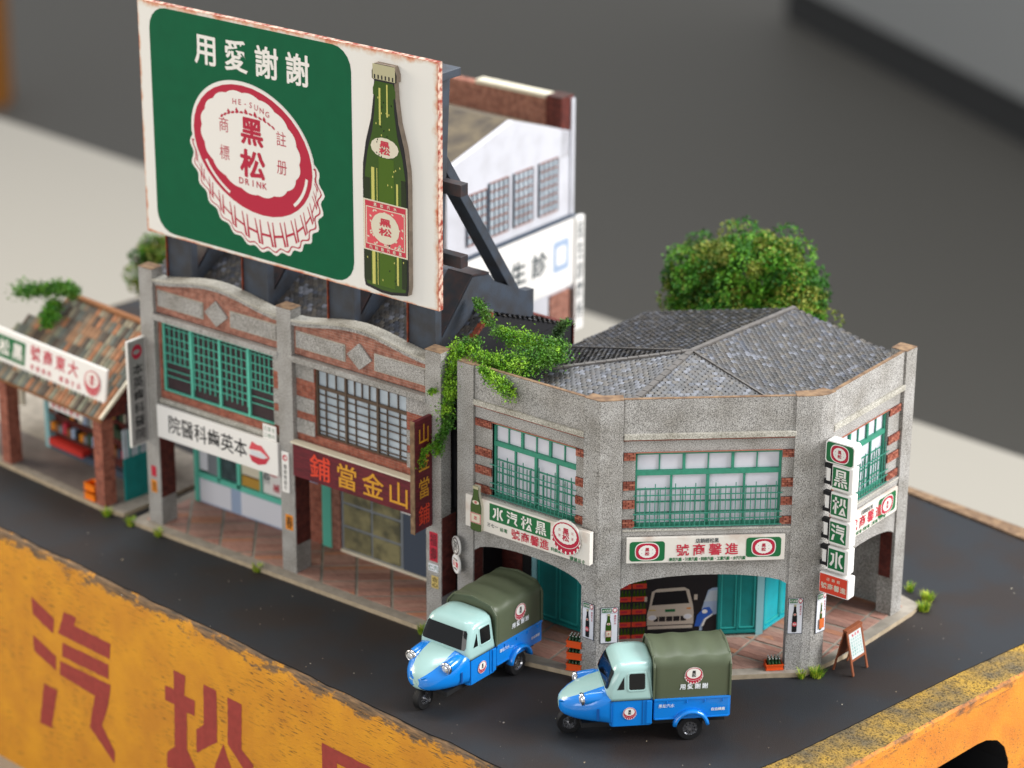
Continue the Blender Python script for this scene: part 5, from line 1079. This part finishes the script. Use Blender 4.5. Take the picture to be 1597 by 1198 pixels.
    for sy in (-1, 1):
        q.box(-.92, .98, sy*.79, sy*.825, 1.155, 1.215, 'truck_blue'); q.box(-.90, .96, sy*.79, sy*.815, .63, .67, 'truck_blue')
        for x in (-.6, -.1, .35, .8): q.box(x-.015, x+.015, sy*.79, sy*.83, 1.06, 1.15, 'truck_blue')
    q.box(.96, 1.0, -.78, .78, .64, 1.2, 'truck_blue'); q.build('bed_trim', t, F, bevel=.008)
    q = MB(); q.box(-2.7, .9, -.6, .6, .42, .55, 'underbody'); q.box(-.35, .35, -.56, .56, .26, .60, 'underbody'); q.cyl((0, -.7, .33), (0, 1, 0), .06, 1.4, 'underbody'); q.build('chassis', t, F)
    # canopy: arched sections with three bows
    rs = []; NX = 25
    for i in range(NX):
        f = i/(NX-1); x = -.92 + 1.90*f; sag = .018*math.cos(f*math.pi*6) ; endk = 0 if 0 < i < NX-1 else .03
        o_ = [(x, -.79+endk, 1.205), (x, -.79+endk, 1.6), (x, -.785+endk-sag*.2, 2.02)]
        for k in range(1, 7): a_ = R(180-75*k/6); o_.append((x, -.785+.24+endk*.5+.24*math.cos(a_), 2.04+(.27+sag)*math.sin(a_)-endk*.3))
        for k in range(-3, 4): o_.append((x, k*.13, 2.375+sag*1.4-.05*(abs(k)/3.5)**2-endk*.5))
        for k in range(6, 0, -1): a_ = R(75*k/6); o_.append((x, .785-.24-endk*.5+.24*math.cos(a_), 2.04+(.27+sag)*math.sin(a_)-endk*.3))
        o_ += [(x, .785-endk, 2.02), (x, .79-endk, 1.6), (x, .79-endk, 1.205)]; rs.append(o_)
    q = MB(); q.loft(rs, 'truck_olive'); cn = q.build('canopy', t, F, smooth=True)
    m_ = cn.modifiers.new('edge', 'EDGE_SPLIT'); m_.split_angle = R(50)
    for x in (-.94, .975):
        q = MB(); pts = [(x, -.80, 1.21), (x, -.80, 2.06), (x, -.60, 2.30), (x, 0, 2.40), (x, .60, 2.30), (x, .80, 2.06), (x, .80, 1.21)]
        for a_, b_ in zip(pts, pts[1:]): q.beam(a_, b_, .05, .05, 'truck_olive', (1, 0, 0))
        q.build('canopy_hem', cn, F, bevel=.01)
    # print on both flanks
    for sy, Fd, fl in ((-1, F, 1), (1, F @ Matrix.Rotation(R(180), 4, 'Z'), -1)):
        a = Art(-.802, .002); cap_logo(a, fl*.05, 1.86, .21, 0, 1, outline='clean_white', ink='print_black'); a.line('用愛謝謝', fl*.05-.36, fl*.05+.38, 1.52, .15, 'decal_white', 1, .03); a.build('canopy_print', cn, Fd)
        a = Art(-.818, .002); cap_logo(a, fl*-1.54, .90, .155, 0, 1, outline='clean_white', ink='print_black'); a.build('door_print', t, Fd); a = Art(-.818, .002); a.line('黑松汽水', fl*-.62-.2, fl*-.62+.2, 1.02, .10, 'decal_white', 1, .01); a.build('bed_print', t, Fd); a = Art(-.818, .002); a.line('自由總廠', fl*.68-.18, fl*.68+.18, .86, .085, 'decal_white', 1, .03); a.build('bed_print', t, Fd)
    # wheels
    def wheel(x, y, r_, w_, lab=None):
        Fw = F @ Matrix.Translation((x, y, r_))
        q = MB(); q.lathe([(r_*.55, -w_/2), (r_*.93, -w_/2), (r_, -w_*.36), (r_*.985, -w_*.30), (r_, -w_*.2), (r_, w_*.2), (r_*.985, w_*.30), (r_, w_*.36), (r_*.93, w_/2), (r_*.55, w_/2)], 'tyre', 32, 'y', False); wo = q.build('wheel', t, Fw, smooth=False)
        q = MB(); q.lathe([(.0, -w_*.36), (r_*.2, -w_*.40), (r_*.24, -w_*.3), (r_*.5, -w_*.30), (r_*.56, -w_*.5), (r_*.60, -w_*.5), (r_*.60, w_*.5), (r_*.56, w_*.5), (r_*.5, w_*.30), (r_*.24, w_*.3), (.2*r_, w_*.4), (0, w_*.36)], 'rim', 24, 'y'); q.build('rim', wo, Fw, smooth=False)
        q = MB()
        for k in range(8): c, s_ = math.cos(k*math.pi/4), math.sin(k*math.pi/4); q.cyl((c*r_*.36, -w_*.42, s_*r_*.36), (0, 1, 0), r_*.055, w_*.84, 'near_black', 6)
        q.build('wheel_slot', wo, Fw)
    wheel(0, -.68, .33, .22); wheel(0, .68, .33, .22); wheel(-2.93, 0, .31, .20)
    q = MB(); q.beam((-2.93, -.14, .31), (-2.7, -.14, .62), .04, .07, 'underbody'); q.beam((-2.93, .14, .31), (-2.7, .14, .62), .04, .07, 'underbody'); q.cyl((-2.9, -.20, .28), (0, 1, 0), .05, .4, 'chrome', 12); q.build('fork', t, F)
    return t
n_ = Vector((.7071, -.7071))
make_truck(frame(19.52-.81*.7071, -.85+.81*.7071, .002, 45), 'blue and mint three-wheeled truck in front of the chamfered arch, seen from its side')
make_truck(frame(14.07-.81, -.72, .002, 89.5), 'blue and mint three-wheeled truck by the alley, nose turned towards the viewer')
# ================================================================== CRATES AND BOTTLES
def crate(F, m, label, group, w_=.40, d=.34, h=.20):
    t = thing('bottle_crate', label, 'crate', F, group); q = MB(); k = .02
    q.box(-w_/2, w_/2, -d/2, d/2, 0, .02, m)
    for a in ((-w_/2, w_/2, -d/2, -d/2+k), (-w_/2, w_/2, d/2-k, d/2), (-w_/2, -w_/2+k, -d/2+k, d/2-k), (w_/2-k, w_/2, -d/2+k, d/2-k)): q.box(*a, .02, h, m)
    q.build('crate_box', t, F, bevel=.012); q = MB()
    for z in (.01, h-.035):
        for a in ((-w_/2-.012, w_/2+.012, -d/2-.012, -d/2), (-w_/2-.012, w_/2+.012, d/2, d/2+.012), (-w_/2-.012, -w_/2, -d/2, d/2), (w_/2, w_/2+.012, -d/2, d/2)): q.box(*a, z, z+.035, m)
    q.build('crate_rib', t, F); return t
bm = MB(); bm.lathe([(.0, 0), (.036, .0), (.038, .02), (.038, .15), (.03, .19), (.016, .235), (.014, .27), (.017, .275), (.017, .29)], 'glass_green', 10)
bottle_me = bm.build('bottle', mesh_only=True, smooth=True); cm = MB(); cm.lathe([(.019, .283), (.021, .29), (.019, .302), (.0, .304)], 'cap_silver', 10); cap_me = cm.build('cap', mesh_only=True)
def bottles(F, label, group, nx=4, ny=3, z=.02, sx=.088, sy=.094):
    for i in range(nx):
        for j in range(ny):
            M = F @ Matrix.Translation(((i-(nx-1)/2)*sx, (j-(ny-1)/2)*sy, z)) @ Matrix.Rotation(R(random.uniform(-3, 3)), 4, 'X')
            o = link('bottle', bottle_me, None, M); tag(o, '%s, %s in its %s row' % (label, ('leftmost', 'second from left', 'third from left', 'rightmost')[i], ('front', 'middle', 'back')[j]), 'bottle', group); link('cap', cap_me, o, M)
for k, lab in enumerate(('orange bottle crate at the bottom of the stack of three', 'middle orange bottle crate of the stack of three', 'orange bottle crate on top of the stack of three, full of bottles')):
    F = frame(15.16, .27, .132 + k*.335, 20 + (0, 2, -2)[k]); crate(F, 'crate_orange', lab, 'orange crates stacked beside the pillar')
    bottles(F, ('green bottle in the lowest stacked crate', 'green bottle in the middle stacked crate', 'green capped bottle in the top stacked crate')[k], ('bottles in the lowest crate', 'bottles in the middle crate', 'bottles in the top crate')[k])
F = frame(19.20, 3.50, .132, 44); crate(F, 'crate_orange', 'single low orange crate of green bottles at the foot of the rounded pillar', 'single crate by the pillar', .44, .34, .17); bottles(F, 'green capped bottle in the single crate', 'bottles in the single crate')
for k, lab in enumerate(('amber crate at the bottom of the blurred pair by the store pillar', 'amber crate on top of the blurred pair by the store pillar')):
    F = FS @ Matrix.Translation((-.82, .22, .135+k*.30)); crate(F, 'crate_amber', lab, 'amber crates by the store pillar', .46, .34, .22)
# ================================================================== MENU BOARD
FA = frame(20.69, 4.91, .0, 88)
t = thing('menu_board', 'brown wooden folding menu board with white price list standing on the kerb at the right', 'menu board', FA)
for sy, nm in ((-1, 'front_panel'), (1, 'rear_panel')):
    tilt = sy*13
    Fp = FA @ Matrix.Translation((0, sy*.03, 1.22)) @ Matrix.Rotation(R(tilt), 4, 'X')
    q = MB()
    for x in (-.33, .33): q.box(x-.035, x+.035, -.02, .02, -1.24, 0, 'wood_brown')
    q.box(-.33, .33, -.018, .018, -.10, 0, 'wood_brown'); q.box(-.33, .33, -.018, .018, -.86, -.79, 'wood_brown'); q.box(-.30, .30, -.008, .010, -.80, -.08, 'wood_brown'); p = q.build(nm, t, Fp, bevel=.008)
    if sy < 0:
        a = Art(-.012, .003); a.rect(-.28, .28, -.79, -.10, 'menu_white', 0); a.line('價目表', -.18, .20, -.17, .085, 'soft_red', 1, .03)
        for r in range(6):
            z = -.27 - r*.085; a.line(('汽水大十元', '沙士大九元', '果汁小八元', '可樂小七元', '冰塊每二元', '水果每五元')[r], -.25, .25, z, .06, 'menu_teal', 1, .01)
        a.build('price_list', p, Fp)
q = MB(); q.box(-.37, .37, -.07, .07, 1.20, 1.26, 'wood_brown'); q.build('top_cap', t, FA, bevel=.012)
# ================================================================== PLANTS
def leaf_mesh(name, pts, size, mats_, rr, parent, n_per=1, flat=.0, kind='stuff'):
    q = MB()
    for p, nrm in pts:
        for _ in range(n_per):
            s_ = size*rr.uniform(.6, 1.3); d = Vector((rr.gauss(0, 1), rr.gauss(0, 1), rr.gauss(0, 1)+.4)).normalized(); u = d.orthogonal().normalized(); u = Matrix.Rotation(rr.uniform(0, 6.28), 3, d) @ u; v = d.cross(u)
            c = Vector(p); a = [c - u*s_, c - v*s_*.55 + d*s_*.15, c + u*s_, c + v*s_*.55 + d*s_*.15]
            q.add([tuple(x) for x in a], [(0, 1, 2), (0, 2, 3)], mats_[nrm] if isinstance(nrm, int) else rr.choice(mats_))
    return q.build(name, parent, kind=kind)
def crown_pts(c, rad, n, rr, clumps, cr):
    """leaf positions on many small bumps spread through a lumpy crown"""
    out = []; cs = []
    while len(cs) < clumps:
        v = Vector((rr.gauss(0, 1), rr.gauss(0, 1), rr.gauss(0, 1))).normalized()
        if v.z < -.55: continue
        k = rr.uniform(.30, 1.0)**.5; cs.append((Vector((v.x*rad[0], v.y*rad[1], v.z*rad[2]))*k*(1+.16*noise.noise(v*1.8)), cr*rr.uniform(.55, 1.25), rr.randrange(3)))
    for _ in range(n):
        ctr, r_, m = rr.choice(cs); v = Vector((rr.gauss(0, 1), rr.gauss(0, 1), rr.gauss(0, 1))).normalized()*r_*rr.uniform(.75, 1.08)
        out.append((Vector(c)+ctr+v, m if rr.random() < .8 else rr.randrange(3)))
    return out, cs
def tree(x, y, zc, rad, label, n, clumps, cr, leaf, seed, mats_=('leaf_tree', 'leaf_tree_olive', 'leaf_tree_dark'), group=None, z0=0):
    rr = random.Random(seed); t = thing('tree', label, 'tree', frame(x, y, z0), group)
    q = MB(); rs = []
    for k in range(7):
        f = k/6; r_ = .30*(1-.6*f); rs.append([(x+.1*math.sin(f*3)+r_*math.cos(i*math.pi/4), y+.08*math.sin(f*5)+r_*math.sin(i*math.pi/4), z0+(zc-z0)*f) for i in range(8)])
    q.loft(rs, 'stem')
    pts, cs = crown_pts((x, y, zc), rad, n, rr, clumps, cr)
    for c, r_, _ in cs[:14]: q.beam((x, y, z0+(zc-z0)*.6), tuple(Vector((x, y, zc))+c), .08, .08, 'stem')
    q.build('trunk', t); leaf_mesh('crown', pts, leaf, mats_, rr, t); return t
tree(12.85, 11.6, 6.7, (2.35, 1.75, 1.95), 'round bushy bright green tree behind the tiled roof of the corner shop', 52000, 230, .40, .062, 21)
tree(14.45, 11.2, 6.2, (1.35, 1.1, 1.1), 'lower green bush spreading at the right foot of the round tree', 12000, 90, .36, .055, 22)
tree(-7.35, 8.0, 3.9, (.95, .8, 1.25), 'small dark green tree glimpsed left of the billboard behind the far pillar', 6000, 50, .3, .06, 23)
def creeper(label, paths, n, spread, leaf, seed, mats_, name='creeper', base=(0, 0, 0)):
    rr = random.Random(seed); t = thing(name, label, 'plant', frame(*base)); q = MB(); pts = []
    for path, dens, sp in paths:
        P_ = [Vector(p) for p in path]; L_ = sum((b_-a).length for a, b_ in zip(P_, P_[1:]))
        for a, b_ in zip(P_, P_[1:]):
            for _ in range(3):
                o1 = Vector([rr.gauss(0, sp*.4) for _ in range(3)]); o2 = Vector([rr.gauss(0, sp*.4) for _ in range(3)]); q.beam(tuple(a+o1), tuple(b_+o2), .012, .012, 'stem')
        for _ in range(int(n*dens)):
            d = rr.uniform(0, L_)
            for a, b_ in zip(P_, P_[1:]):
                l = (b_-a).length
                if d <= l: p = a.lerp(b_, d/l); break
                d -= l
            s_ = sp*(.5+.9*abs(noise.noise(p*1.3)))*1.3
            p = p + Vector((rr.gauss(0, s_), rr.gauss(0, s_), rr.gauss(0, s_*.75))); 
            m = 0 if noise.noise(p*1.1) > -.08 else 1
            pts.append((p, m if rr.random() < .85 else 2))
    q.build('stems', t); leaf_mesh('leaves', pts, leaf, mats_, rr, t); return t
VM = ('leaf_vine', 'leaf_vine_dark', 'leaf_dull')
creeper('bright green creeper sprawling over the roof edge and parapet of the corner shop', [
    ([(11.5, .6, 7.82), (12.3, .7, 7.88), (12.95, .85, 7.85)], .24, .16),
    ([(12.6, 1.0, 7.85), (13.2, 1.5, 7.95), (13.35, 1.9, 8.0)], .26, .17),
    ([(11.6, 1.5, 8.35), (12.0, 1.6, 8.2), (12.6, 1.9, 8.12), (13.1, 2.1, 8.1)], .24, .15),
    ([(12.1, .2, 7.82), (12.6, .1, 7.66), (13.0, .06, 7.5), (13.12, .05, 7.34)], .13, .10),
    ([(10.65, 1.8, 8.9), (10.95, 1.7, 8.75), (11.35, 1.5, 8.45)], .06, .075),
    ([(11.3, 1.0, 8.1), (11.0, .6, 7.95), (11.1, .3, 7.7)], .12, .14)], 16000, .2, .036, 31, VM, base=(12.5, 1, 7.5))
creeper('green creeper hanging down the alley gap between the two shophouses', [
    ([(10.95, .5, 7.9), (11.05, .25, 7.3), (11.1, .15, 6.8)], .42, .12), ([(11.1, .15, 6.9), (10.98, .1, 6.4), (11.02, .1, 5.9)], .22, .10),
    ([(11.02, .1, 6.0), (10.9, -.05, 5.6), (10.85, -.1, 5.2)], .18, .085), ([(10.8, -.15, 7.0), (10.7, -.2, 6.9)], .06, .06), ([(10.85, -.2, 5.5), (10.65, -.45, 5.3), (10.60, -.5, 4.9)], .10, .06)], 6500, .12, .034, 32, VM, base=(11.1, .3, 5))
creeper('dull dark green creeper on the ridge between billboard frame and corner roof', [([(12.3, 3.1, 7.9), (12.6, 3.0, 8.3), (12.75, 3.0, 8.42)], .6, .09), ([(12.2, 2.6, 7.8), (12.7, 2.9, 7.8)], .4, .13)], 1800, .14, .036, 33, ('leaf_dull', 'leaf_vine_dark', 'leaf_dull'), base=(12.9, 3.8, 7.6))
creeper('blurred green creeper draped over the ridge of the striped tile roof', [([(-6.6, 1.5, 5.3), (-6.0, 1.9, 5.4), (-5.4, 2.2, 5.5), (-5.0, 2.2, 5.4)], .7, .17), ([(-5.6, 1.9, 5.1), (-5.3, 1.3, 4.6)], .3, .13)], 4200, .15, .055, 34, ('leaf_vine_dark', 'leaf_tree', 'leaf_tree_dark'), base=(-5.5, 2, 5))
def tuft(x, y, r_, n, label, seed, h=.22, z=.0):
    rr = random.Random(seed); t = thing('grass_tuft', label, 'grass', frame(x, y, z)); q = MB()
    for _ in range(n):
        a = rr.uniform(0, 6.28); d = rr.random()**.7*r_; bx, by = x+d*math.cos(a), y+d*math.sin(a); a2 = a+rr.uniform(-.8, .8); l = h*rr.uniform(.4, 1.1); o = l*rr.uniform(.2, .8); w_ = .009
        tx, ty = bx+o*math.cos(a2), by+o*math.sin(a2)
        q.add([(bx-w_*math.sin(a2), by+w_*math.cos(a2), z), (bx+w_*math.sin(a2), by-w_*math.cos(a2), z), ((bx+tx)/2+w_*.7*math.sin(a2), (by+ty)/2-w_*.7*math.cos(a2), z+l*.7), (tx, ty, z+l), ((bx+tx)/2-w_*.7*math.sin(a2), (by+ty)/2+w_*.7*math.cos(a2), z+l*.7)], [(0, 1, 2, 4), (4, 2, 3)], rr.choice(('tuft', 'tuft', 'leaf_vine', 'leaf_vine_dark')))
    q.build('blades', t, kind='stuff')
for k, (x, y, r_, n, lab) in enumerate((
    (20.22, 4.02, .17, 260, 'yellow green grass tuft at the kerb just left of the menu board'), (19.95, 3.68, .09, 110, 'smaller grass tuft below the rounded pillar, left of the bigger tuft'),
    (20.50, 9.12, .16, 200, 'grass tuft at the far right kerb corner, nearer the viewer'), (20.25, 9.75, .17, 200, 'grass tuft behind the far right kerb corner'), (19.6, 9.9, .10, 90, 'small grass tuft behind the last pillar at the right'),
    (18.0, 9.6, .12, 90, 'faint tuft on the rear pavement edge seen through the right arch'),
    (15.55, .02, .13, 170, 'dull grass tuft at the kerb in front of the crate stack'), (10.62, -.42, .15, 180, 'grass tuft at the kerb left of the truck nose'),
    (-.42, -.36, .13, 160, 'blurred tuft at the left corner of the shophouse pavement'), (.72, -.40, .11, 130, 'blurred tuft at the foot of the far left granite pillar'), (4.55, -.36, .12, 130, 'blurred tuft at the kerb before the clinic pillar'),
    (-1.45, -.32, .13, 150, 'blurred tuft at the right corner of the store pavement'), (-6.1, 2.9, .5, 500, 'blurred weeds beyond the left end of the store front'), (-5.5, 2.3, .35, 300, 'blurred weeds beside the pale post of the store'))):
    tuft(x, y, r_, n, lab, 50+k, .24 if y < 9 or True else .2, .13 if y > 2 and x < 0 else 0)
# grit lying on the road
q = MB(); rr = random.Random(99)
for _ in range(420):
    x, y = rr.uniform(-3, 23), rr.uniform(-4.6, 13); 
    if y > -.6 and x < 20.6: continue
    if x > 21.6 + .18*max(0, y+1): continue
    s_ = rr.uniform(.006, .022) if rr.random() < .95 else .04; q.box(x, x+s_, y, y+s_*rr.uniform(.6, 1.6), 0, s_*.5, rr.choice(('kerb_stone', 'cream', 'kerb_edge', 'grout')))
o = q.build('grit'); o['kind'] = 'stuff'; o['label'] = 'pale specks of grit scattered over the dark road'
